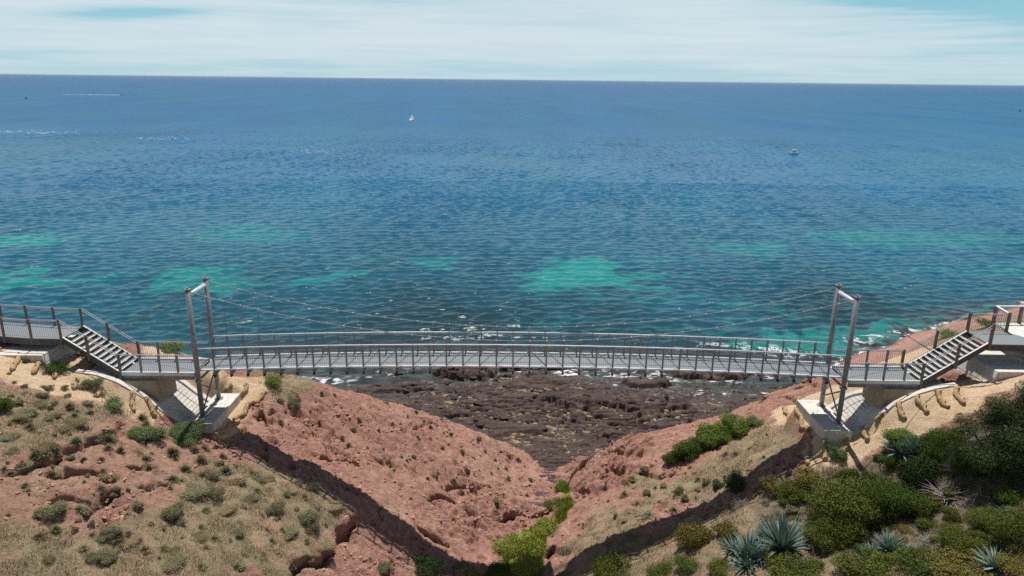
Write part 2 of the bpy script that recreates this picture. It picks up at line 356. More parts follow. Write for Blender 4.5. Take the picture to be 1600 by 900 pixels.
def coir_mat():
    m, nt, b = newmat('coir_netting'); v = objco(nt); n1 = noise(nt, v, 7, 5, .65); n2 = noise(nt, objco(nt, (40,40,40)), 1, 2)
    c = ramp(nt, n1, [(.3, (.22,.14,.065)), (.5, (.40,.275,.145)), (.75, (.54,.41,.24))]); nt.links.new(c, b.inputs['Base Color'])
    b.inputs['Roughness'].default_value = .95; b.inputs['Specular IOR Level'].default_value = .1; bump(nt, b, n2, .6, .02); return m
M['coir'] = coir_mat()
def ground_mat():
    m, nt, b = newmat('hillside_soil_and_rock'); v = objco(nt)
    nA = noise(nt, v, .35, 5, .6); nB = noise(nt, v, 2.2, 6, .65); nC = noise(nt, v, 13, 5, .7); nD = noise(nt, v, 45, 3, .7)
    red = ramp(nt, nA, [(.32, (.20,.105,.085)), (.5, (.285,.152,.122)), (.64, (.345,.205,.158)), (.8, (.39,.26,.195))])
    red = mixc(nt, .55, red, ramp(nt, nB, [(.3, (.16,.085,.068)), (.5, (.275,.155,.118)), (.7, (.40,.27,.20))]))
    # pale dusty streaks along bedding
    st = noise(nt, objco(nt, (.9,.35,2.6)), 2.4, 5, .6, .6); red = mixc(nt, ramp(nt, st, [(.56, (0,0,0)), (.74, (.75,.75,.75))]), red, (.47,.31,.21))
    spots = ramp(nt, nC, [(.36, (.52,.46,.44)), (.5, (1,1,1)), (.68, (1.12,1.1,1.08))]); red = mixc(nt, .8, red, spots, 'MULTIPLY')
    tanm = noise(nt, objco(nt, (1,1,1)), .22, 6, .7); red = mixc(nt, ramp(nt, tanm, [(.52, (0,0,0)), (.74, (.45,.45,.45))]), red, ramp(nt, nB, [(.3, (.25,.17,.11)), (.7, (.43,.33,.22))]))
    bd = N(nt, 'ShaderNodeMapping'); bd.inputs['Rotation'].default_value = (0, .45, .62); bd.inputs['Scale'].default_value = (1.6, 9, 9); nt.links.new(v, bd.inputs[0])
    nS = noise(nt, bd.outputs[0], 1.3, 5, .75); red = mixc(nt, .75, red, ramp(nt, nS, [(.32, (.60,.54,.52)), (.44, (1,1,1)), (.62, (1.05,1.03,1.02)), (.74, (1.25,1.24,1.24))]), 'MULTIPLY')
    red = mixc(nt, ramp(nt, nD, [(.58, (0,0,0)), (.66, (.75,.75,.75))]), red, (.11,.075,.06))
    red = mixc(nt, ramp(nt, noise(nt, v, 22, 4, .8), [(.60, (0,0,0)), (.70, (.7,.7,.7))]), red, (.48,.36,.28))
    sand = ramp(nt, nB, [(.3, (.38,.275,.165)), (.5, (.50,.39,.255)), (.72, (.58,.48,.345))]); sand = mixc(nt, .55, sand, ramp(nt, nC, [(.34, (.30,.19,.09)), (.6, (.58,.45,.29))])); sand = mixc(nt, ramp(nt, nD, [(.35, (.7,.7,.7)), (.5, (0,0,0))]), sand, (.27,.18,.10)); sand = mixc(nt, ramp(nt, nA, [(.5, (0,0,0)), (.7, (.6,.6,.6))]), sand, (.46,.39,.30))
    gr = ramp(nt, noise(nt, v, .9, 6, .7), [(.30, (.085,.078,.042)), (.44, (.16,.135,.075)), (.56, (.24,.195,.11)), (.72, (.36,.25,.165))]); gr = mixc(nt, .55, gr, ramp(nt, nC, [(.34, (.09,.08,.05)), (.52, (.23,.185,.12)), (.7, (.36,.30,.20))])); gr = mixc(nt, ramp(nt, noise(nt, v, .55, 6, .75), [(.54, (0,0,0)), (.64, (.8,.8,.8))]), gr, (.32,.205,.145))
    wild = ramp(nt, nB, [(.3, (.04,.036,.024)), (.5, (.10,.08,.055)), (.7, (.24,.19,.14))]); wild = mixc(nt, .5, wild, ramp(nt, nC, [(.35, (.05,.045,.03)), (.6, (.25,.20,.15))]))
    green = ramp(nt, nC, [(.3, (.07,.085,.02)), (.6, (.17,.20,.04))])
    br = math_(nt, 'MULTIPLY', math_(nt, 'SUBTRACT', nB, .5), .9)
    def edge(a, w=.15): 
        x = math_(nt, 'ADD', attr(nt, a), br); return ramp(nt, x, [(.5-w, (0,0,0)), (.5+w, (1,1,1))])
    c = mixc(nt, edge('grass', .28), red, gr); c = mixc(nt, edge('wild', .2), c, wild); c = mixc(nt, edge('sand', .2), c, sand); c = mixc(nt, edge('green'), c, green)
    # wet dark rock by the sea
    z = N(nt, 'ShaderNodeSeparateXYZ'); nt.links.new(v, z.inputs[0])
    c = mixc(nt, ramp(nt, math_(nt, 'ADD', z.outputs[2], math_(nt, 'MULTIPLY', nB, 1.2)), [(.5, (.9,.9,.9)), (1.6/1.6, (0,0,0))]), c, (.10,.06,.055))
    c = mixc(nt, 1.0, c, (1.70,1.64,1.64), 'MULTIPLY'); nt.links.new(c, b.inputs['Base Color']); b.inputs['Roughness'].default_value = .95; b.inputs['Specular IOR Level'].default_value = .15
    hh = math_(nt, 'ADD', math_(nt, 'MULTIPLY', nC, .6), math_(nt, 'MULTIPLY', nD, .4)); hh = math_(nt, 'ADD', hh, math_(nt, 'MULTIPLY', nS, .5)); bump(nt, b, hh, 1.0, .16); return m
M['ground'] = ground_mat()
gm = grid_mesh('hillside_ground', GX, GY, H, {'sand': m_sand, 'grass': m_grass, 'green': m_green, 'wild': m_wild}, DX, DY)
tag(link('hillside_ground', gm, M['ground']), 'red rock and dry grass gully slopes falling to the sea', 'ground', kind='structure')

# ------------------------------------------------------------------ rock platform
PX = axis([(-34,34,.09)]); PY = axis([(42,80,.09)])
QX, QY = np.meshgrid(PX, PY)
base = np.interp(QY, [42,47,52,60,66,72,80], [2.0,1.55,1.15,.62,.22,-.25,-1.1])
base = base + .12*np.sin(QX*.21+1) - np.clip((-QX-10)/24, 0, 1)*.5 - np.clip((QX-14)/20, 0, 1)*.2
wrp = fbm(QX*.10, QY*.22, 4, 5)*5.5
ph = QY*.62 + wrp + QX*.07
saw = (ph % 1); led = np.where(saw < .1, saw/.1, (1-saw)/.9)
ph2 = QY*1.7 + fbm(QX*.10, QY*.3, 4, 15)*5 - QX*.05; saw2 = ph2 % 1; led2 = np.where(saw2 < .12, saw2/.12, (1-saw2)/.88)
ph3 = QY*3.6 + fbm(QX*.12+7, QY*.4, 4, 16)*6 - QX*.03; saw3 = ph3 % 1; led3 = np.where(saw3 < .2, saw3/.2, (1-saw3)/.8)
brk = fbm(QX*.32, QY*.55, 4, 25)
amp = sst(.34, .62, fbm(QX*.09+3, QY*.15, 3, 35))
PZ = base + amp*(led-.45)*.52 + (led2-.5)*.28*sst(.35, .55, brk) + (led3-.5)*.14 + (brk-.5)*.42 + (fbm(QX*.45, QY*2.8, 4, 45)-.5)*.22 + (vnoise(QX*2.5, QY*8, 55)-.5)*.05
# joints cut across the beds
jn = np.abs(fbm(QX*.5+QY*.12, QY*.10, 3, 65)-.5); PZ -= .22*sst(.02, 0, jn)*sst(.4, .6, brk)
# one broad raised slab and two low reef noses at the water's edge
def hump(x, y, rx, ry, h, tilt=0):
    global PZ
    dx = (QX-x); dy = (QY-y)-tilt*dx; d = np.sqrt((dx/rx)**2+(dy/ry)**2) + (fbm(QX*.6, QY*.9, 3, 85)-.5)*.7
    PZ = PZ + h*sst(1, .72, d)
hump(9.5, 62.5, 7.5, 2.6, .55, -.05); hump(-4.5, 70, 3.2, 1.5, .75); hump(4.2, 72.6, 3.6, 1.0, .85); hump(21, 70.5, 5, 1.3, .75); hump(14, 68, 3, 1.0, .6); hump(3, 66.5, 3.5, 1.6, .45); hump(0, 71.6, 1.3, .7, .55)
hump(-12, 66, 4, 1.4, .35); hump(12, 55.5, 6, 2, .3); hump(-3, 56, 7, 1.8, .3)
PLAT = lambda X, Y: bil(PX, PY, PZ, X, Y)
def plat_mat():
    m, nt, b = newmat('wave_cut_platform_rock'); v = objco(nt); nA = noise(nt, objco(nt, (.5,1.2,1)), .5, 5, .6); nB = noise(nt, objco(nt, (1,2.2,1)), 1.9, 6, .65); nC = noise(nt, objco(nt, (1,2.5,2)), 8, 5, .7)
    c = ramp(nt, nA, [(.3, (.056,.038,.035)), (.5, (.102,.072,.065)), (.66, (.145,.110,.098)), (.8, (.20,.165,.142))])
    c = mixc(nt, .5, c, ramp(nt, nB, [(.3, (.034,.022,.020)), (.5, (.088,.058,.050)), (.72, (.20,.155,.132))]))
    c = mixc(nt, .7, c, ramp(nt, nC, [(.34, (.4,.4,.4)), (.52, (1,1,1)), (.7, (1.3,1.25,1.2))]), 'MULTIPLY')
    bands = noise(nt, objco(nt, (.22,3.2,1.2)), 1.5, 5, .65, .4); c = mixc(nt, .85, c, ramp(nt, bands, [(.36, (.42,.40,.40)), (.46, (1,1,1)), (.58, (1.12,1.1,1.1)), (.70, (1.7,1.62,1.58))]), 'MULTIPLY')
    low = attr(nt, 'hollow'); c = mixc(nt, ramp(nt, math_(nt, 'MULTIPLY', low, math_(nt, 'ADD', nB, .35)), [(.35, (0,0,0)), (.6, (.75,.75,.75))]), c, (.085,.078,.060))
    z = N(nt, 'ShaderNodeSeparateXYZ'); nt.links.new(v, z.inputs[0])
    wet = ramp(nt, math_(nt, 'ADD', z.outputs[2], 0), [(.12, (1,1,1)), (.5, (0,0,0))])
    c = mixc(nt, wet, c, mixc(nt, .5, c, (.022,.018,.018))); nt.links.new(c, b.inputs['Base Color'])
    rr = N(nt, 'ShaderNodeMapRange'); nt.links.new(wet, rr.inputs[0]); rr.inputs[3].default_value = .85; rr.inputs[4].default_value = .35; nt.links.new(rr.outputs[0], b.inputs['Roughness'])
    b.inputs['Specular IOR Level'].default_value = .3; bump(nt, b, math_(nt, 'ADD', nC, math_(nt, 'MULTIPLY', noise(nt, v, 30, 3), .4)), .8, .10); return m
M['plat'] = plat_mat()
def blur(a, k):
    c = np.cumsum(np.pad(a, ((k+1,k),(0,0)), 'edge'), 0); a = (c[2*k+1:]-c[:-2*k-1])/(2*k+1)
    c = np.cumsum(np.pad(a, ((0,0),(k+1,k)), 'edge'), 1); return (c[:,2*k+1:]-c[:,:-2*k-1])/(2*k+1)
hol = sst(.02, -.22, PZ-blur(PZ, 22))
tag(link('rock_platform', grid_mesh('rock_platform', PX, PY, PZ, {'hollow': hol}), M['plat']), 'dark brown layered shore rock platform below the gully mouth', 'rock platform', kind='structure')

# ------------------------------------------------------------------ sea
NX = axis([(-340,-130,1.3),(-130,-65,.5),(-65,75,.3),(75,140,.5),(140,350,1.3)]); NY = axis([(46,120,.25),(120,220,.45),(220,520,1.0)])
WX, WYY = np.meshgrid(NX, NY)
wv = np.zeros_like(WX)
R2 = np.random.default_rng(3)
for i in range(52):
    lam = .8*(4.6/.8)**R2.random(); th = R2.normal(-.18, .42); k = 2*PI/lam
    a = .0066*lam**.85*R2.uniform(.5, 1.3); pch = R2.random()*2*PI
    wv += a*np.sin(k*(WX*math.sin(th)+WYY*math.cos(th))+pch)
wv *= (.65+.8*fbm(WX*.05, WYY*.07, 3, 101))*.80*(.62+.72*fbm(WX*.011+WYY*.004, WYY*.022, 3, 105))
wv = wv + .05*np.maximum(wv, 0)**2/.12
calm = sst(60, 80, WYY)*.85+.15
wv *= calm*sst(520, 300, WYY)*sst(345, 260, np.abs(WX))
def teal_mask(X, Y):
    t = np.zeros_like(X); w = fbm(X*.05, Y*.035, 4, 111)
    wx = X+(fbm(X*.09, Y*.09, 4, 121)-.5)*18; wy = Y+(fbm(X*.09+30, Y*.09, 4, 131)-.5)*15
    wx = wx+(fbm(X*.4, Y*.28, 3, 123)-.5)*5; wy = wy+(fbm(X*.4+9, Y*.28, 3, 133)-.5)*7
    for px, py, rx, ry, s in [(905,430,12,11,1.0),(960,447,5,5,.7),(1050,428,6,9,.6),(830,425,5,7,.5),(290,436,10,9,.9),(350,440,6,5,.6),(500,435,5,6,.75),(670,412,5,8,.6),(30,438,9,8,.75),(40,374,11,12,.7),(120,436,6,5,.35),(395,362,14,18,.4),
        (1135,386,10,10,.6),(1420,372,26,22,.5),(1360,500,11,4.5,.9),(1250,522,8,3.5,1.0),(1300,512,6,4,.8),(1440,490,6,3,.5),(1500,420,18,9,.32),(1540,475,6,4,.5),(1355,442,7,4,.4),(230,465,5,3,.25),(1080,500,8,3,.45),(1150,478,7,4,.35),(860,500,9,3,.35),(1010,470,6,4,.3),(990,400,8,8,.3),(560,410,6,6,.25)]:
        q = WZ(px, py, 0); ry = ry*(1 if s > .95 else .5); d = np.sqrt(((wx-q[0])/rx)**2+((wy-q[1])/ry)**2); t = np.maximum(t, s*sst(1.05, .62, d))
    return np.clip(t*(.25+1.15*w), 0, 1)*.85
teal = teal_mask(WX, WYY)
pl = np.where((WX > -34) & (WX < 34) & (WYY < 80), PLAT(WX, WYY), -3.0); gl = bil(GX, GY, H, WX, WYY)
dep = -np.maximum(pl, np.where(WYY < 100, gl, -5))
# surf: where the bottom comes up to the surface, plus broken wave lines off the reef
fn = fbm(WX*1.5, WYY*2.1, 3, 141, .7); fl = fbm(WX*.16, WYY*.35, 3, 151)
def near_blur(a): return a
d2 = blur(dep, 3)
foam = .75*sst(.6, .05, d2)*sst(.50, .66, fn+.25*(fl-.5))*sst(.44, .60, fl)
for px, py, rx, ry, s in [(700,527,5,1.0,.75),(770,523,5,.8,.6),(840,529,7,.9,.6),(930,590,6,3.0,.9),(1010,596,7,2.5,.85),(900,585,3,2.5,.9),(760,582,3,2,.6),(1130,598,5,1.6,.6),(1200,545,7,3,.7),(1150,540,8,2,.6),(1080,546,7,1.5,.5),(1360,526,4,1.6,.85),(1345,533,4,1.4,.85),(1420,517,4,.9,.8),(1250,550,6,2.5,.7),(620,588,3,1.0,.4),(380,503,7,.6,.5),(540,590,5,1.2,.35),(1050,590,5,2,.5)]:
    q = WZ(px, py, 0); d = np.sqrt(((WX-q[0]+(fn-.5)*3)/rx)**2+((WYY-q[1]+(fl-.5)*3)/ry)**2)
    foam = np.maximum(foam, s*1.05*sst(1.1, .1, d)*sst(.44, .64, fn))
foam = np.clip(foam*1.0, 0, 1)
shal = sst(2.6, .3, blur(dep, 10))
def sea_part(xs, ys, Z, **at):
    z = np.zeros((len(ys), len(xs))) if Z is None else Z
    X, Y = np.meshgrid(xs, ys); i = np.arange((len(ys)-1)*(len(xs)-1)); r = i//(len(xs)-1); c = i % (len(xs)-1); a = r*len(xs)+c
    return np.stack([X.ravel(), Y.ravel(), z.ravel()], 1), np.stack([a, a+1, a+len(xs)+1, a+len(xs)], 1), {k: (at[k].ravel() if k in at else np.zeros(X.size)) for k in ('teal','foam','shallow')}
parts = [sea_part(NX, NY, wv, teal=teal, foam=foam, shallow=shal)]
def far(xs, ys):
    X, Y = np.meshgrid(xs, ys); return sea_part(xs, ys, None, teal=teal_mask(X, Y))
B = 60000.
parts += [sea_part(np.array([-340., 350.]), np.array([520., B]), None), sea_part(np.array([-B, -340.]), np.array([46., B]), None), sea_part(np.array([350., B]), np.array([46., B]), None), sea_part(np.array([-B, -60.]), np.array([-B, 46.]), None), sea_part(np.array([90., B]), np.array([-B, 46.]), None)]
vv = []; qq = []; aa = {'teal': [], 'foam': [], 'shallow': []}; off = 0
for v, q, at in parts:
    vv.append(v); qq.append(q+off); off += len(v)
    for k in aa: aa[k].append(at[k])
sea_me = np_mesh('sea', np.concatenate(vv), np.concatenate(qq), {k: np.concatenate(x) for k, x in aa.items()})
def sea_mat():
    m, nt, b = newmat('sea_water'); v = objco(nt); sx = N(nt, 'ShaderNodeSeparateXYZ'); nt.links.new(v, sx.inputs[0])
    big = noise(nt, objco(nt, (.012,.006,.01)), 1, 4, .6); mid = noise(nt, objco(nt, (.05,.035,.01)), 1, 4, .6)
    # bed: weed-dark inshore, blue with depth offshore
    yy = math_(nt, 'ADD', sx.outputs[1], math_(nt, 'MULTIPLY', math_(nt, 'SUBTRACT', mid, .5), 70))
    yr = N(nt, 'ShaderNodeMapRange'); nt.links.new(yy, yr.inputs[0]); yr.inputs[1].default_value = 60; yr.inputs[2].default_value = 460
    c = ramp(nt, yr.outputs[0], [(0, (.020,.042,.040)), (.06, (.012,.043,.052)), (.16, (.009,.082,.132)), (.4, (.007,.108,.225)), (1, (.004,.095,.225))])
    c = mixc(nt, ramp(nt, big, [(.42, (0,0,0)), (.62, (.55,.55,.55))]), c, (.010,.115,.180))
    fy = N(nt, 'ShaderNodeMapRange'); nt.links.new(sx.outputs[1], fy.inputs[0]); fy.inputs[1].default_value = 500; fy.inputs[2].default_value = 2500
    c = mixc(nt, fy.outputs[0], c, (.004,.086,.208))
    gust = noise(nt, objco(nt, (.020,.0045,.01)), 1, 5, .65); wave_shade = noise(nt, objco(nt, (.30,.040,.01)), 1, 5, .8); c = mixc(nt, .8, c, ramp(nt, math_(nt, 'ADD', math_(nt, 'MULTIPLY', gust, .5), math_(nt, 'MULTIPLY', wave_shade, .5)), [(.38, (.66,.72,.78)), (.5, (1,1,1)), (.62, (1.4,1.28,1.2))]), 'MULTIPLY')  # the finer noise puts far wave light and dark into the water colour
    c = mixc(nt, math_(nt, 'MULTIPLY', attr(nt, 'shallow'), .8), c, ramp(nt, noise(nt, objco(nt, (.5,.8,1)), 1, 4), [(.4, (.030,.030,.027)), (.65, (.085,.088,.072))]))
    c = mixc(nt, attr(nt, 'teal'), c, (.012,.245,.215))
    fo = attr(nt, 'foam'); fn_ = noise(nt, objco(nt, (1,1.6,1)), 3.2, 6, .8)
    ff = ramp(nt, math_(nt, 'MULTIPLY', fo, math_(nt, 'ADD', fn_, .5)), [(.22, (0,0,0)), (.80, (.9,.9,.9))])
    c = mixc(nt, ff, c, (.78,.80,.80)); nt.links.new(c, b.inputs['Base Color'])
    rr = N(nt, 'ShaderNodeMapRange'); nt.links.new(ff, rr.inputs[0]); rr.inputs[4].default_value = .8; nt.links.new(rr.outputs[0], b.inputs['Roughness'])
    fr_ = N(nt, 'ShaderNodeMapRange'); nt.links.new(sx.outputs[1], fr_.inputs[0]); fr_.inputs[1].default_value = 70; fr_.inputs[2].default_value = 500; fr_.inputs[3].default_value = .13; fr_.inputs[4].default_value = .36; nt.links.new(fr_.outputs[0], rr.inputs[3])
    b.inputs['IOR'].default_value = 1.33; sl_ = N(nt, 'ShaderNodeMapRange'); nt.links.new(sx.outputs[1], sl_.inputs[0]); sl_.inputs[1].default_value = 90; sl_.inputs[2].default_value = 700; sl_.inputs[3].default_value = .38; sl_.inputs[4].default_value = .20; nt.links.new(sl_.outputs[0], b.inputs['Specular IOR Level'])
    h1 = noise(nt, objco(nt, (.42,1.0,1)), .75, 4, .6, .3); h2 = noise(nt, objco(nt, (.6,1.0,1)), 3.4, 3, .6)
    h3 = noise(nt, objco(nt, (.10,.20,1)), .6, 4, .6)
    hh = math_(nt, 'ADD', math_(nt, 'ADD', math_(nt, 'MULTIPLY', h1, .55), math_(nt, 'MULTIPLY', h2, .12)), math_(nt, 'MULTIPLY', h3, .9))
    bump(nt, b, hh, 1.0, .20); return m
M['sea'] = sea_mat()
tag(link('sea', sea_me, M['sea']), 'blue sea with teal shallow patches reaching the horizon', 'sea', kind='structure')

# ------------------------------------------------------------------ the bridge
XL, XR = -17.43, 18.55; XC, HL = (XL+XR)/2, (XR-XL)/2
YN, YF = 37.0, 39.05
def zd(x): return 14.24+.44*(1-((x-XC)/HL)**2)
def zc(x): return 16.25+(18.85-16.25)*((x-XC)/HL)**2
br = empty('suspension_bridge', (XC, (YN+YF)/2, 0)); tag(br, 'galvanised steel footbridge hung on two cables across the red gully', 'bridge')
def bp(mb, name, mat, parent=None, **k):
    o = mb.build(name, M[mat], parent or br, **k)
    if parent is None: o.matrix_parent_inverse = Matrix.Translation(-Vector(br.location))
    return o
NP = 39; xs = np.linspace(XL, XR, NP+1)
fine = np.linspace(XL+.15, XR-.15, 61)
mb = MB()
for a, b_ in zip(fine[:-1], fine[1:]):
    mb.raw([(a,YN+.1,zd(a)-.04),(b_,YN+.1,zd(b_)-.04),(b_,YF-.1,zd(b_)-.04),(a,YF-.1,zd(a)-.04),(a,YN+.1,zd(a)),(b_,YN+.1,zd(b_)),(b_,YF-.1,zd(b_)),(a,YF-.1,zd(a))],[(0,3,2,1),(4,5,6,7),(0,1,5,4),(2,3,7,6)])
bp(mb, 'deck', 'grating')
def edge_beam(y):
    mb = MB()
    for a, b_ in zip(fine[:-1], fine[1:]): mb.raw([(x, y+dy, zd(x)+dz) for x in (a, b_) for dy, dz in ((-.10,-.005),(.07,-.005),(.07,.06),(-.10,.06))], [(0,4,5,1),(1,5,6,2),(2,6,7,3),(3,7,4,0)])
    return mb
post0 = cross0 = None
# one post, one cross beam, one brace etc. are built, then copied
def cp(o, dx, dz, parent=None):
    c = o.copy(); COL.objects.link(c); c.location = (o.location.x+dx, o.location.y, o.location.z+dz); return c
for y, s in ((YN, -1), (YF, 1)):
    bp(edge_beam(y), 'edge_beam', 'bright')
    bp(MB().tube([(x, y, zd(x)+1.28) for x in fine], .042, 8), 'handrail', 'bright', smooth=True)
    m2 = MB()
    m2.tube([(x, y+.02*s, zd(x)+.26) for x in fine], .014, 6)
    m2.tube([(x, y+.02*s, zd(x)+1.16) for x in fine], .014, 6)
    for i in range(NP):
        for k in range(1, 9):
            x = xs[i]+(xs[i+1]-xs[i])*k/9; m2.bar((x, y, zd(x)+.08), (x, y, zd(x)+1.17), .011)
    bp(m2, 'railing_infill', 'post_steel')
    bp(MB().tube([(x, y+.12*s, zc(x)) for x in np.linspace(XL, XR, 81)], .017, 8), 'main_cable', 'cable', smooth=True)
    x0 = xs[1]; z0 = zd(x0)
    po = bp(MB().bar((x0, y, z0-.34), (x0, y, z0+1.25), .088, .06, up=(0,1,0)), 'railing_post', 'post_steel')
    bk = bp(MB().box(x0-.05, x0+.05, y-.09, y+.09, z0-.42, z0-.27), 'beam_bracket', 'black')
    bL = bp(MB().bar((x0+.03, y-.035*s, z0+.1), (xs[2]-.03, y-.035*s, z0+.95), .035), 'brace', 'post_steel')
    bR = bp(MB().bar((x0+.03, y-.035*s, z0+.95), (xs[2]-.03, y-.035*s, z0+.1), .035), 'brace', 'post_steel')
    for i in range(2, NP):
        dx = xs[i]-x0; dz = zd(xs[i])-z0; cp(po, dx, dz); cp(bk, dx, dz)
    for i in range(0, NP):
        src = bL if xs[i] < XC-.3 else bR
        if i != 1: cp(src, xs[i]-x0, (zd(xs[i])+zd(xs[i+1]))/2-(z0+zd(xs[2]))/2)
    bR.location.x += xs[NP//2+1]-x0; bR.location.z += zd(xs[NP//2+1])-z0
    for i in range(1, NP):
        x = xs[i]; h = bp(MB().bar((x, y+.12*s, zd(x)-.05), (x, y+.12*s, zc(x)), .011), 'hanger', 'cable')
        bp(MB().box(x-.032, x+.032, y+.12*s-.035, y+.12*s+.035, zc(x)-.045, zc(x)+.035), 'cable_clamp', 'clamp', parent=h)
cb = bp(MB().box(xs[1]-.05, xs[1]+.05, YN-.05, YF+.05, zd(xs[1])-.30, zd(xs[1])-.125), 'crossbeam', 'post_steel')
for i in range(2, NP): cp(cb, xs[i]-xs[1], zd(xs[i])-zd(xs[1]))
TY = (36.9, 39.2)
for X in (XL, XR):
    tw = empty('tower'); tw.parent = br; tw.matrix_parent_inverse = Matrix.Translation(-Vector(br.location))
    for y in TY:
        zb = 11.5
        bp(MB().tube([(X, y, zb), (X, y, 18.95)], .135, 16), 'tower_post', 'steel', tw, smooth=True)
        bp(MB().tube([(X, y, zb+.001), (X, y, zb+.05)], .26, 16), 'base_plate', 'steel', tw)
        bp(MB().tube([(X, y, 13.62), (X, y, 13.74)], .20, 16), 'collar', 'steel', tw)
        m2 = MB(); m2.tube([(X, y, 18.95), (X, y, 19.0)], .17, 12); m2.box(X-.03, X+.03, y-.13, y+.13, 19.0, 19.09)
        bp(m2, 'cable_saddle', 'steel', tw)
    bp(MB().tube([(X, TY[0]+.13, 18.62), (X, TY[1]-.13, 18.62)], .12, 16), 'crossbar', 'bright', tw, smooth=True)
    bp(MB().tube([(X, TY[0]+.1, 13.68), (X, TY[1]-.1, 13.68)], .07, 10), 'lower_crossbar', 'post_steel', tw)
    bp(MB().tube([(X+.03, TY[1]-.12, 13.5), (X+.03, TY[0]+.12, 11.85)], .045, 8), 'brace', 'post_steel', tw)
    bp(MB().tube([(X-.07, TY[0]+.12, 13.4), (X-.07, TY[1]-.12, 12.2)], .045, 8), 'brace', 'post_steel', tw)
for X, ex, ez in ((XL, -25.6, 14.6), (XR, 26.2, 14.2)):
    for y, s in ((TY[0], -1), (TY[1], 1)):
        pts = []
        for t in np.linspace(0, 1, 15): pts.append((X+(ex-X)*t, y+.28*s*min(1, t*3), 18.95+(ez-18.95)*t-.5*math.sin(PI*t)*.5))
        bp(MB().tube(pts, .017, 8), 'back_stay', 'cable', smooth=True)

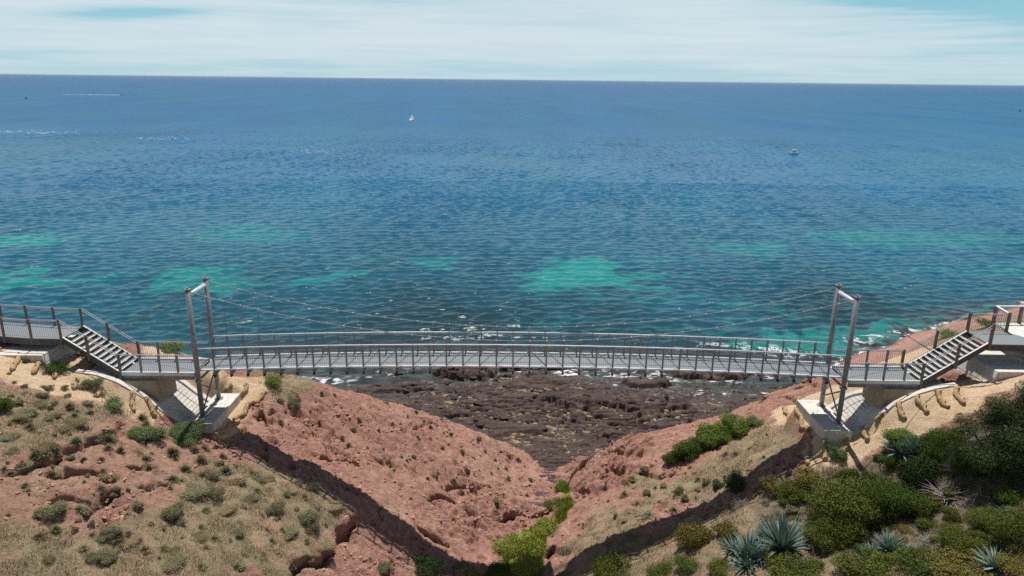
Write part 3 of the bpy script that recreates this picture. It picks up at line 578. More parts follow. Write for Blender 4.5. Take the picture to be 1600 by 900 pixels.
# ------------------------------------------------------------------ concrete
def thing_mesh(mb, name, mat, label, cat, **k):
    o = mb.build(name, M[mat], **k); return tag(o, label, cat)
def slab(pxs, yn, yf, xend, zend, th=.35):
    P = [WY(a, b_, 36.3) for a, b_ in pxs]; P = [(p[0], p[2]) for p in P] + [(xend, zend)]
    P.sort(); out = []
    X = np.array([p[0] for p in P]); Z = np.array([p[1] for p in P]); xi = np.linspace(X[0], X[-1], 33); zi = np.interp(xi, X, Z)
    for _ in range(2): zi[1:-1] = (zi[:-2]+2*zi[1:-1]+zi[2:])/4
    return xi, zi
for sgn, pxs, xe, nm, lab in ((-1, APL, -17.9, 'left', 'pale concrete apron sloping down beneath the landing to the western tower footing'),
        (1, APR, 18.98, 'right', '')):
    xi, zi = slab(pxs, 35.75, 39.9, xe, 11.02)
    root = empty('concrete_apron', (xi.mean(), 37.8, 0)); inv = Matrix.Translation(-Vector(root.location))
    tag(root, 'sloping concrete apron under the landing ' + ('above two leafy green shrubs' if sgn < 0 else 'beside the row of coir logs and the agaves'), 'concrete ramp')
    yfar = lambda x: 39.9-.95*sst(20.0, 21.2, abs(x))
    segs = 4; cut = np.linspace(0, 32, segs+1).astype(int); m1 = MB()
    ys_ = [36.5, 37.3, 38.15, 39.0, 39.9]; dish = lambda y: -.14-.24*(y-36.3)/3.6-.16*math.sin(PI*min(1, (y-36.4)/3.5))
    for j in range(segs):
        for r in range(4):
            a0, a1 = cut[j], cut[j+1]; g = .004
            for k in range(a0, a1):
                xa = xi[k]+(g if k == a0 else 0); xb = xi[k+1]-(g if k == a1-1 else 0); fa, fb_ = [(lambda y, x=x: 36.5+(y-36.5)*(yfar(x)-36.5)/3.4) for x in (xa, xb)]; y0, y1 = ys_[r]+.004, ys_[r+1]-.004; ya, yb, yc, yd = fa(y0), fb_(y0), fb_(y1), fa(y1)
                m1.raw([(xa,ya,zi[k]+dish(y0)),(xb,yb,zi[k+1]+dish(y0)),(xb,yc,zi[k+1]+dish(y1)),(xa,yd,zi[k]+dish(y1)),(xa,ya,zi[k]-.4),(xb,yb,zi[k+1]-.4),(xb,yc,zi[k+1]-.4),(xa,yd,zi[k]-.4)], [(0,1,2,3),(0,4,5,1),(2,6,7,3),(0,3,7,4),(1,5,6,2)])
    o = bp(m1, 'paving', 'concrete', root); o.matrix_parent_inverse = inv
    for ye, kz in ((36.3, 0.0), (39.92, -.30)):
        m2 = MB()
        for k in range(32):
            m2.raw([(x, (ye if ye < 37 else yfar(x)+.02)+dy, z+kz+dz) for x, z in ((xi[k], zi[k]), (xi[k+1], zi[k+1])) for dy, dz in ((-.17,-.6),(.19,-.6),(.19,.05),(-.17,.05))], [(0,4,5,1),(1,5,6,2),(2,6,7,3),(3,7,4,0)] + ([(0,1,2,3)] if k == 0 else []) + ([(4,7,6,5)] if k == 31 else []))
        o = bp(m2, 'kerb', 'concrete', root); o.matrix_parent_inverse = inv
    m3 = MB()
    for x_ in ((-17.88, -16.45) if sgn < 0 else (17.4, 18.96),):
        m3.box(x_[0], x_[1], 35.95, 40.0, 10.3, 11.5)
    fo = m3.build('tower_footing', M['concrete'], bevel=.03)
    tag(fo, 'concrete footing block under the bridge tower ' + ('beside two leafy green shrubs' if sgn < 0 else 'beside a round bush and coir logs'), 'footing')
    # abutment under the landing, flared towards the span
    x0, x1 = (-21.7, -19.75) if sgn < 0 else (20.75, 22.8)
    m4 = MB(); zb0 = 11.0
    ins = .35*sgn
    m4.raw([(x0,36.75,zb0),(x1,36.75,zb0),(x1,39.0,zb0),(x0,39.0,zb0),(x0+.0,36.75,13.68),(x1,36.75,13.68),(x1,39.0,13.68),(x0,39.0,13.68)], [(0,3,2,1),(4,5,6,7),(0,1,5,4),(1,2,6,5),(2,3,7,6),(3,0,4,7)])
    ab = m4.build('abutment', M['concrete_tan'], bevel=.03); tag(ab, 'tan concrete abutment holding up the ' + ('landing over the bare hillside' if sgn < 0 else 'landing above the row of coir logs'), 'abutment')
    # anchor block beneath the upper boardwalk
    m5 = MB()
    if sgn < 0: prof = [(-28.6,13.2),(-24.75,13.2),(-25.45,15.38),(-28.6,15.38)]
    else: prof = [(25.6,12.6),(31.5,12.6),(31.5,15.05),(26.45,15.05)]
    v = [(x, y, z) for y in (36.15, 39.4) for x, z in prof]
    m5.raw(v, [(0,1,2,3),(7,6,5,4),(0,4,5,1),(1,5,6,2),(2,6,7,3),(3,7,4,0)])
    an = m5.build('anchor_block', M['concrete'], bevel=.03); tag(an, 'white topped concrete anchor block under the ' + ('long boardwalk over yellow jute' if sgn < 0 else 'boardwalk beside the dark tree'), 'anchor block')

# ------------------------------------------------------------------ landings, stairs, boardwalks
def railing(root, pts, postxy, h, mat_post, pw, rails, infill=True, prefix='railing', mat_rail='clamp', cap=True):
    """pts: polyline of rail feet; postxy: list of post foot points"""
    m = MB()
    for a, b_ in zip(pts[:-1], pts[1:]):
        for dz in rails: m.tube([np.array(a)+(0,0,dz), np.array(b_)+(0,0,dz)], .022, 6)
    m.build('top_rail', M[mat_rail], root)
    if infill:
        m = MB()
        for a, b_ in zip(pts[:-1], pts[1:]):
            a = np.array(a); b_ = np.array(b_); L = np.linalg.norm(b_-a); k = max(2, int(L/.115))
            for i in range(1, k):
                p = a+(b_-a)*i/k; m.bar(p+(0,0,.09), p+(0,0,rails[0]), .010)
            m.tube([a+(0,0,.09), b_+(0,0,.09)], .013, 5)
        m.build('railing_infill', M['post_steel'], root)
    first = None
    for p in postxy:
        if first is None:
            mm = MB(); mm.bar((0,0,-.34), (0,0,h-.03), pw, pw, up=(0,1,0)); mm.tube([(0,0,h-.03), (0,0,h), (0,0,h+.02)], [pw*.62, pw*.55, pw*.2], 8)
            first = mm.build('railing_post', M[mat_post], root); first.location = p
        else:
            c = first.copy(); COL.objects.link(c); c.location = p
def child_shift(root):
    for c in root.children: c.matrix_parent_inverse = Matrix.Translation(-Vector(root.location))
ZL = 14.02
def landing(x0, x1, posts, label):
    root = empty('bridge_landing', ((x0+x1)/2, 38, 0)); tag(root, label, 'landing')
    MB().box(x0, x1, YN+.08, YF-.08, ZL-.05, ZL+.02).build('deck', M['grating'], root)
    for y in (YN, YF):
        m = MB(); m.box(x0, x1, y-.085, y+.06, ZL-.10, ZL+.11); m.build('edge_beam', M['bright'], root)
        m = MB(); m.box(x0+.01, x1-.01, y-.035, y+.035, ZL-.34, ZL-.103); m.build('fascia', M['steel'], root)
        railing(root, [(x0,y,ZL),(x1,y,ZL)], [(x,y,ZL) for x in posts], 1.14, 'steel', .10, (1.05, 1.12))
    for x in np.linspace(x0+.4, x1-.4, 4): MB().box(x-.06, x+.06, YN+.06, YF-.06, ZL-.30, ZL-.06).build('joist', M['stringer'], root)
    xm = posts[0] if x0 < 0 else posts[-1]
    MB().bar((xm, YN, ZL-.34), (xm, YN, 12.9), .10).build('support_leg', M['steel'], root)
    child_shift(root)
landing(-21.7, -17.65, [-20.6,-19.55,-18.55], 'short grey steel landing joining the left stairs to the bridge')
landing(18.8, 22.8, [19.75,20.75,21.9], 'short grey steel landing joining the stairs by the dark tree to the bridge')
def stairs(xb, xt, zt, nst, label, midx):
    sg = 1 if xt > xb else -1; run = abs(xt-xb)/nst; rise = (zt-ZL)/nst
    root = empty('stairway', ((xb+xt)/2, 38, 0)); tag(root, label, 'stairs')
    for y in (YN+.05, YF-.05):
        m = MB(); a = np.array((xb+.1*sg, y, ZL-.10)); b_ = np.array((xt, y, zt-.12)); m.bar(a, b_, .06, .30); m.build('stringer', M['stringer'], root)
        m = MB(); m.bar(a+(0,0,.19), b_+(0,0,.19), .10, .03); m.build('stringer_cap', M['nosing'], root)
    for i in range(nst-1+1):
        x = xb+sg*run*(i+.0)+sg*.02; z = ZL+rise*(i+1)-.03
        if i == nst-1: break
        xa, xb2 = sorted((x+sg*.0, x+sg*run*1.12))
        t = MB().box(xa, xb2, YN+.10, YF-.10, z-.04, z).build('tread', M['tread'], root)
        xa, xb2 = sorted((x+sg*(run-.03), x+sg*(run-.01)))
        MB().box(xa, xb2, YN+.11, YF-.11, z+.002, z+rise-.045).build('riser_shade', M['black'], t)  # dark plate added to stand in for the shade in the open gap
        xa, xb2 = sorted((x-sg*.02, x+sg*.05))
        MB().box(xa, xb2, YN+.10, YF-.10, z+.003, z+.02).build('nosing', M['nosing'], t)
    for y in (YN, YF):
        yo = y+(-.04 if y == YN else .04)
        P0 = np.array((xb, yo, ZL)); P1 = np.array((xt, yo, zt)); pm = P0+(P1-P0)*midx
        railing(root, [P0, P1], [P0, pm], 1.15, 'post_brown', .12, (.95, 1.09), infill=(y == YF), mat_rail='clamp')
    child_shift(root)
stairs(-21.75, -24.7, 16.03, 11, 'open-tread steel stairs climbing left from the landing to the long boardwalk', .55)
stairs(22.85, 26.2, 16.32, 13, 'open-tread steel stairs climbing right from the landing towards the dark tree', .52)
def boardwalk(near, farp, z, posts_n, posts_f, label, extra=None):
    root = empty('boardwalk', (near[1][0], near[1][1], 0)); tag(root, label, 'boardwalk')
    m = MB(); fb = MB()
    for k in range(len(near)-1):
        a, b_, c, d = near[k], near[k+1], farp[k+1], farp[k]
        m.raw([(*a, z), (*b_, z), (*c, z), (*d, z), (*a, z-.06), (*b_, z-.06), (*c, z-.06), (*d, z-.06)], [(0,1,2,3),(4,7,6,5),(0,4,5,1),(1,5,6,2),(2,6,7,3),(3,7,4,0)])
        for e, f_ in ((a, b_), (d, c)): fb.bar((*e, z-.22), (*f_, z-.22), .08, .30)
    m.build('deck', M['grating'], root); fb.build('bearer', M['stringer'], root)
    for line, posts in ((near, posts_n), (farp, posts_f)):
        railing(root, [(*p, z) for p in line], [(*p, z) for p in posts], 1.12, 'post_brown', .10, (1.0, 1.07))
    return root
zL = 16.03
nl = [tuple(WZ(x, y, zL)[:2]) for x, y in ((97,530),(47,528.5),(0,525))]; nl = [(-24.72, YN)]+nl[1:]; d = np.array(nl[2])-np.array(nl[1]); nl += [tuple(np.array(nl[2])+d*2), tuple(np.array(nl[2])+d*5)]
fl_ = [(-24.72, YF)] + [(p[0]+.25, p[1]+2.1) for p in nl[1:]]
def along(line, ds):
    out = []
    for s in ds:
        r = s
        for a, b_ in zip(line[:-1], line[1:]):
            L = math.dist(a, b_)
            if r <= L: out.append((a[0]+(b_[0]-a[0])*r/L, a[1]+(b_[1]-a[1])*r/L)); break
            r -= L
    return out
rb = boardwalk(nl, fl_, zL, along(nl, [.05,1.7,3.4,5.1,6.8]), along(fl_, [.05,1.7,3.5,5.2,6.9]), 'long grey boardwalk with brown posts leading off the top of the left stairs'); child_shift(rb)
zR = 16.32
nr = [(26.22, YN),(28.4, YN-.05),(36, YN-.2)]; fr = [(26.22, YF),(28.4, YF+.02),(28.75, YF+.02)]
rb = empty('boardwalk', (27, 38, 0)); tag(rb, 'short boardwalk with a white topped lookout rail at the top of the right stairs', 'boardwalk')
m = MB(); m.raw([(26.22,YN,zR),(29.6,YN-.05,zR),(28.5,YF,zR),(26.22,YF,zR),(26.22,YN,zR-.06),(29.6,YN-.05,zR-.06),(28.5,YF,zR-.06),(26.22,YF,zR-.06)], [(0,1,2,3),(4,7,6,5),(0,4,5,1),(1,5,6,2),(2,6,7,3),(3,7,4,0)]); m.build('deck', M['grating'], rb)
m = MB(); m.raw([(x,y,z) for z in (zR+.003, zR-.06) for x, y in ((29.61,YN-.05),(40,YN-.3),(40,40.85),(28.72,40.7),(28.52,YF))], [(0,1,2,3,4),(9,8,7,6,5),(0,5,6,1),(1,6,7,2),(2,7,8,3),(3,8,9,4),(4,9,5,0)]); m.build('lookout_floor', M['soil_light'], rb)
m = MB(); m.bar((26.22,YN,zR-.22),(40,YN-.27,zR-.22),.08,.3); m.bar((26.22,YF,zR-.22),(28.5,YF,zR-.22),.08,.3); m.build('bearer', M['stringer'], rb)
railing(rb, [(26.22,YN-.02,zR),(26.6,YN-.02,zR)], [(26.25,YN-.02,zR)], 1.18, 'post_brown', .13, (1.02,1.09), infill=False)
railing(rb, [(26.22,YF,zR),(28.55,YF,zR)], [(26.25,YF,zR),(28.5,YF,zR)], 1.18, 'post_brown', .13, (1.02,1.09))
lk = [(28.55,YF,zR),(28.75,40.6,zR),(40,40.8,zR)]
railing(rb, lk, [(28.75,40.6,zR),(30.3,40.63,zR),(31.9,40.65,zR),(33.4,40.7,zR)], 1.05, 'post_brown', .15, (1.0,))
m = MB()
for a, b_ in zip(lk[:-1], lk[1:]): m.bar(np.array(a)+(0,0,1.08), np.array(b_)+(0,0,1.08), .13, .05)
m.build('rail_cap', M['nosing'], rb); child_shift(rb)

# ------------------------------------------------------------------ coir logs
def coir(pxs, label, group, rad=.135):
    P = [GRD(*q) for q in pxs]; pts = []
    for a, b_ in zip(P[:-1], P[1:]):
        k = max(3, int(np.linalg.norm(b_-a)/.12))
        for i in range(k): pts.append(a+(b_-a)*i/k)
    pts.append(P[-1]); out = []; rr = []; ph = random.random()*6; m = len(pts)
    for i, p in enumerate(pts):
        x = p[0]+.05*math.sin(i*.55+ph); y = p[1]+.04*math.cos(i*.7+ph); e = min(i, m-1-i)
        out.append((x, y, GZ(x, y)+rad*.5)); rr.append(rad*(1+.10*math.sin(i*1.1+ph))*(.62 if e == 0 else 1))
    rr = [q_*(1+.16*math.sin(i*2.3+ph*2)) for i, q_ in enumerate(rr)]
    root = empty('coir_log', out[0])
    o = MB().tube(out, rr, 10).build('coir_roll', M['coir'], root, smooth=True); o.matrix_parent_inverse = Matrix.Translation(-Vector(out[0]))
    for f in (.2, .75):
        i = int(f*(m-1)); q = np.array(out[i])
        s = MB().bar(q+(.06, -rad*.9, -.2), q+(.06, -rad*.9, .2), .05).build('stake', M['post_brown'], root); s.matrix_parent_inverse = o.matrix_parent_inverse
    tag(root, label, 'coir log', group)
GRP = 'yellow coir logs pegged on the slopes by the footings'
for pxs, lab in [
    ([(1492,606),(1495,618),(1504,634)], 'coir log highest up the slope under the stairs by the dark tree'),
    ([(1461,611),(1468,624),(1481,639)], 'coir log second from the top of the row below the white kerb'),
    ([(1432,620),(1437,633),(1448,648)], 'thick coir log midway along the row below the curved white kerb'),
    ([(1402,632),(1404,643),(1417,657)], 'kinked coir log in the row just above the upper agave'),
    ([(1378,646),(1374,655),(1369,663)], 'short coir log against the lower bend of the white kerb'),
    ([(1342,670),(1348,680),(1358,691)], 'coir log at the corner of the footing below the kerb'),
    ([(1224,638),(1232,652),(1256,673)], 'long coir log running down left of the footing above the shadow'),
    ([(1248,622),(1248,632),(1254,642)], 'small coir log tucked behind the left corner of the footing'),
    ([(1258,676),(1266,690)], 'coir log lying in the bridge shadow below the footing'),
    ([(1289,684),(1288,705),(1288,722)], 'coir log pointing straight downhill beside the round bush'),
    ([(1262,697),(1263,714),(1260,728)], 'coir log pointing downhill at the edge of the shadow'),
    ([(1318,688),(1328,706)], 'coir log on the right of the round bush under the footing'),
    ([(415,611),(409,622),(388,636),(378,650),(366,658)], 'long winding coir log right of the other tower footing'),
    ([(386,601),(383,611),(372,623)], 'coir log between the footing and the long winding log'),
    ([(361,603),(357,609),(349,616)], 'coir log closest behind the far post of the tower'),
    ([(372,657),(352,673),(336,688)], 'coir log in the shadow just below the footing'),
    ([(33,553),(27,566),(19,580)], 'coir log on the yellow bank at the picture edge below the boardwalk'),
    ([(67,558),(62,571),(50,586)], 'coir log left of the green patch under the anchor block'),
    ([(88,580),(84,592)], 'short coir log below the green patch under the anchor block'),
    ([(122,592),(118,600),(115,609)], 'coir log at the top of the curved kerb by a green plant'),
    ([(157,604),(154,612),(150,622)], 'coir log between two green plants below the curved kerb'),
    ([(206,614),(207,630),(210,645)], 'straight coir log halfway down below the curved kerb'),
    ([(228,624),(236,638),(244,655)], 'lowest coir log below the curved kerb above the leafy shrubs')]:
    coir(pxs, lab, GRP)

# ------------------------------------------------------------------ plants
def leafmat(name, stops, rough=.6, trans=.0, spec=.12):
    m, nt, b = newmat(name); g = N(nt, 'ShaderNodeNewGeometry'); oi = N(nt, 'ShaderNodeObjectInfo')
    f = math_(nt, 'ADD', math_(nt, 'ADD', math_(nt, 'MULTIPLY', g.outputs['Random Per Island'], .30), math_(nt, 'MULTIPLY', oi.outputs['Random'], .22)), math_(nt, 'MULTIPLY', noise(nt, objco(nt), 2.2, 3, .6), .50))
    nt.links.new(ramp(nt, f, stops), b.inputs['Base Color']); b.inputs['Roughness'].default_value = rough; b.inputs['Specular IOR Level'].default_value = spec
    return m
M['leaf_green'] = leafmat('coastal_shrub_leaf', [(0, (0.033,0.060,0.012)), (.5, (0.072,0.117,0.018)), (1, (0.150,0.203,0.036))])
M['leaf_olive'] = leafmat('olive_mat_leaf', [(0, (0.046,0.062,0.011)), (.5, (0.101,0.121,0.019)), (1, (0.189,0.196,0.038))])
M['leaf_yellow'] = leafmat('yellowing_leaf', [(0, (0.062,0.069,0.019)), (.5, (0.150,0.131,0.031)), (1, (0.300,0.225,0.056))])
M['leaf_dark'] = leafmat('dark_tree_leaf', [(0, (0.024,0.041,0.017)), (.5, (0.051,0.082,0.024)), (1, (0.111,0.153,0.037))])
M['leaf_bright'] = leafmat('bright_shrub_leaf', [(0, (0.075,0.112,0.019)), (.5, (0.125,0.181,0.027)), (1, (0.213,0.263,0.050))])
M['leaf_lime'] = leafmat('gully_reed_leaf', [(0, (0.136,0.160,0.029)), (.5, (0.272,0.304,0.051)), (1, (0.464,0.496,0.096))])
M['leaf_fresh'] = leafmat('fresh_green_leaf', [(0, (0.072,0.111,0.039)), (.5, (0.117,0.176,0.065)), (1, (0.195,0.247,0.104))])
M['tussock'] = leafmat('grey_tussock_blade', [(0, (0.106,0.098,0.050)), (.5, (0.188,0.163,0.088)), (1, (0.338,0.281,0.163))], .8)
M['greybush'] = leafmat('grey_saltbush_leaf', [(0, (0.123,0.124,0.064)), (.5, (0.217,0.209,0.116)), (1, (0.377,0.344,0.209))], .8)
M['drygrass'] = leafmat('dry_grass_blade', [(0, (.20,.145,.07)), (.5, (.32,.25,.135)), (1, (.46,.37,.22))], .8)
M['deadtwig'] = leafmat('dead_twig', [(0, (0.208,0.182,0.156)), (.5, (0.351,0.312,0.273)), (1, (0.520,0.481,0.429))], .9)
M['agave'] = leafmat('agave_leaf', [(0, (0.093,0.163,0.132)), (.5, (0.171,0.256,0.209)), (.82, (0.310,0.404,0.327)), (1, (0.714,0.714,0.528))], .45)
M['bark'] = speckled('weathered_bark', (.09,.07,.055), (.20,.17,.14), 9, .9, 0, .5)
def leaves_mesh(name, n, lobes, size, elong, seed, hemi=True, flat=.0, sharp=False):
    r = np.random.default_rng(seed); lob = np.array(lobes); vol = lob[:,3]**2; pick = r.choice(len(lob), n, p=vol/vol.sum())
    d = r.normal(size=(n,3)); d /= np.linalg.norm(d, axis=1)[:,None]; rad = 1-.55*r.random(n)**2.4
    sprig = r.random(n) < .06; rad = np.where(sprig, rad*r.uniform(1.05, 1.4, n), rad)
    rad *= 1+.12*np.sin(d[:,0]*7+lob[pick,0]*5)+.10*np.sin(d[:,2]*9+d[:,1]*6)
    p = lob[pick,:3]+d*(lob[pick,3]*rad)[:,None]*np.array([1,1,.85])
    k = p[:,2] > -.05; p = p[k]; d = d[k]; m = len(p)
    nrm = d+r.normal(size=(m,3))*.50+np.array([0,0,.25]); nrm /= np.linalg.norm(nrm, axis=1)[:,None]
    t = d*.22+r.normal(size=(m,3))*.7+np.array([0,0,.15]); t /= np.linalg.norm(t, axis=1)[:,None]; b = np.cross(nrm, t); b /= np.linalg.norm(b, axis=1)[:,None]+1e-6
    s = size*r.uniform(.6, 1.4, m)[:,None]
    v = np.stack([p-t*s*elong, p-b*s*.42+nrm*s*.15, p+t*s*elong, p+b*s*.42+nrm*s*.15], 1).reshape(-1,3)
    return np_mesh(name, v, np.arange(4*m).reshape(-1,4), smooth=False)
def lobed(seed, k, rx, h):
    r = np.random.default_rng(seed); L = [(0,0,h*.45,min(rx*.62, h*.62))]
    for i in range(k):
        a = r.random()*2*PI; q = rx*r.uniform(.35,.75); s = rx*r.uniform(.28,.46); L.append((q*math.cos(a), q*math.sin(a), min(h-s*.75, h*r.uniform(.25,.75)), s))
    return L
BUSH = {}
for i in range(4):
    BUSH['dome', i] = leaves_mesh('foliage', 9000, lobed(20+i, 9, 1.0, 1.0), .036, 1.25, 40+i)
    BUSH['mat', i] = leaves_mesh('foliage', 8000, lobed(30+i, 16, 1.0, .55), .034, 1.25, 50+i)
    BUSH['loose', i] = leaves_mesh('foliage', 3600, lobed(60+i, 12, 1.0, .95), .046, 1.3, 70+i)
    BUSH['small', i] = leaves_mesh('foliage', 900, lobed(80+i, 6, 1.0, .95), .10, 1.5, 90+i)
for i in range(2): BUSH['big', i] = leaves_mesh('foliage', 24000, lobed(25+i, 13, 1.0, 1.0), .021, 1.4, 45+i)
def blades_mesh(name, n, spread, h, w, seed, droop=.4, seg=2):
    r = np.random.default_rng(seed); V = []; Q = []
    for i in range(n):
        a = r.random()*2*PI; tl = r.random()**.6*spread; L = h*r.uniform(.55,1.1); d = np.array([math.cos(a)*math.sin(tl), math.sin(a)*math.sin(tl), math.cos(tl)])
        sd = np.array([-math.sin(a), math.cos(a), 0])*w*r.uniform(.6,1.3); o = np.array([r.normal()*.12, r.normal()*.12, -.03]); b = len(V)
        for j in range(seg+1):
            t = j/seg; p = o+d*L*t+np.array([d[0], d[1], -.6])*droop*L*t*t*.5; ww = sd*(1-t*.92)
            V += [p-ww, p+ww]
        for j in range(seg): Q.append((b+2*j, b+2*j+1, b+2*j+3, b+2*j+2))
    return np_mesh(name, np.array(V), np.array(Q), smooth=False)
for i in range(5): BUSH['tuft', i] = blades_mesh('foliage', 420, 1.3, 1.0, .04, 100+i, .35)
for i in range(2): BUSH['strap', i] = blades_mesh('foliage', 160, 1.2, 1.0, .035, 110+i, .9, 4)
def twig_mesh(seed, n=90):
    r = np.random.default_rng(seed); m = MB()
    for i in range(n):
        a = r.random()*2*PI; tl = r.random()*1.25; p = np.array([r.normal()*.15, r.normal()*.15, 0]); d = np.array([math.cos(a)*math.sin(tl), math.sin(a)*math.sin(tl), math.cos(tl)*.8+.1]); pts = [p]
        for j in range(4): d = d+r.normal(size=3)*.25; d /= np.linalg.norm(d); p = p+d*r.uniform(.18,.32); pts.append(p)
        m.tube(pts, [.018,.015,.012,.008,.005], 4, cap=False)
    me = bpy.data.meshes.new('foliage'); me.from_pydata(m.v, [], m.f); me.update(); return me
for i in range(2): BUSH['twig', i] = twig_mesh(120+i)
def agave_mesh(seed, n=64, spread=1.3):
    r = np.random.default_rng(seed); V = []; Q = []
    for i in range(n):
        a = i*2.39996+r.normal()*.15; f = (i+.5)/n; tl = .12+spread*f**.8+r.normal()*.06; L = (.75+.35*math.sin(PI*min(1, f*.9+.1)))*r.uniform(.85,1.1)
        rad = np.array([math.cos(a), math.sin(a), 0]); sd = np.array([-math.sin(a), math.cos(a), 0]); b = len(V); K = 7
        cur = r.uniform(-.1,.45)*(f+.2); p = rad*.05; ang = tl
        for j in range(K+1):
            t = j/K; wd = .047*(1-t)**.75*(.75+1.1*t*(1-t)*2)+.001
            up = np.array([rad[0]*-math.cos(ang), rad[1]*-math.cos(ang), math.sin(ang)])
            V += [p-sd*wd+up*wd*.45, p, p+sd*wd+up*wd*.45, p-up*.02*(1-t)]
            ang = ang+cur/K; p = p+(rad*math.sin(ang)+np.array([0,0,math.cos(ang)]))*L/K
        for j in range(K):
            c = b+4*j
            for u, w in ((0,1),(1,2),(2,3),(3,0)): Q.append((c+u, c+w, c+4+w, c+4+u))
    return np_mesh('leaf_rosette', np.array(V), np.array(Q), smooth=False)
for i in range(3): BUSH['agave', i] = agave_mesh(130+i)
BUSH['agave_up', 0] = agave_mesh(140, 80, .95); BUSH['agave_up', 1] = agave_mesh(141, 80, 1.0)
made = {}
def plant(name, kind, px, py, wpx, label, cat, mat, group=None, hr=None, seed=None, sink=.03, gz=None):
    if kind in ('dome', 'loose') and px > 1040 and py > 650 and mat != 'leaf_bright': wpx = wpx*.9; hr = (hr or 1)*1.2
    if kind == 'dome' and wpx >= 70: kind = 'big'
    p = GRD(px, py) if gz is None else gz; depth = (p-CAM)@FW; s = wpx*.5*depth/F
    vs = [k for k in BUSH if k[0] == kind]; key = vs[(len(made)*7+int(px)) % len(vs)]
    me = BUSH[key]; mk = (key, mat)
    if mk not in made:
        me2 = me.copy(); me2.materials.clear(); me2.materials.append(M[mat]); made[mk] = me2
    o = bpy.data.objects.new(name, made[mk]); COL.objects.link(o); hr = hr or 1.0
    o.location = (p[0], p[1], p[2]-sink); o.scale = (s, s*random.uniform(.85,1.05), s*hr); o.rotation_euler = (random.uniform(-.08,.08), random.uniform(-.08,.08), random.random()*6.28)
    return tag(o, label, cat, group)
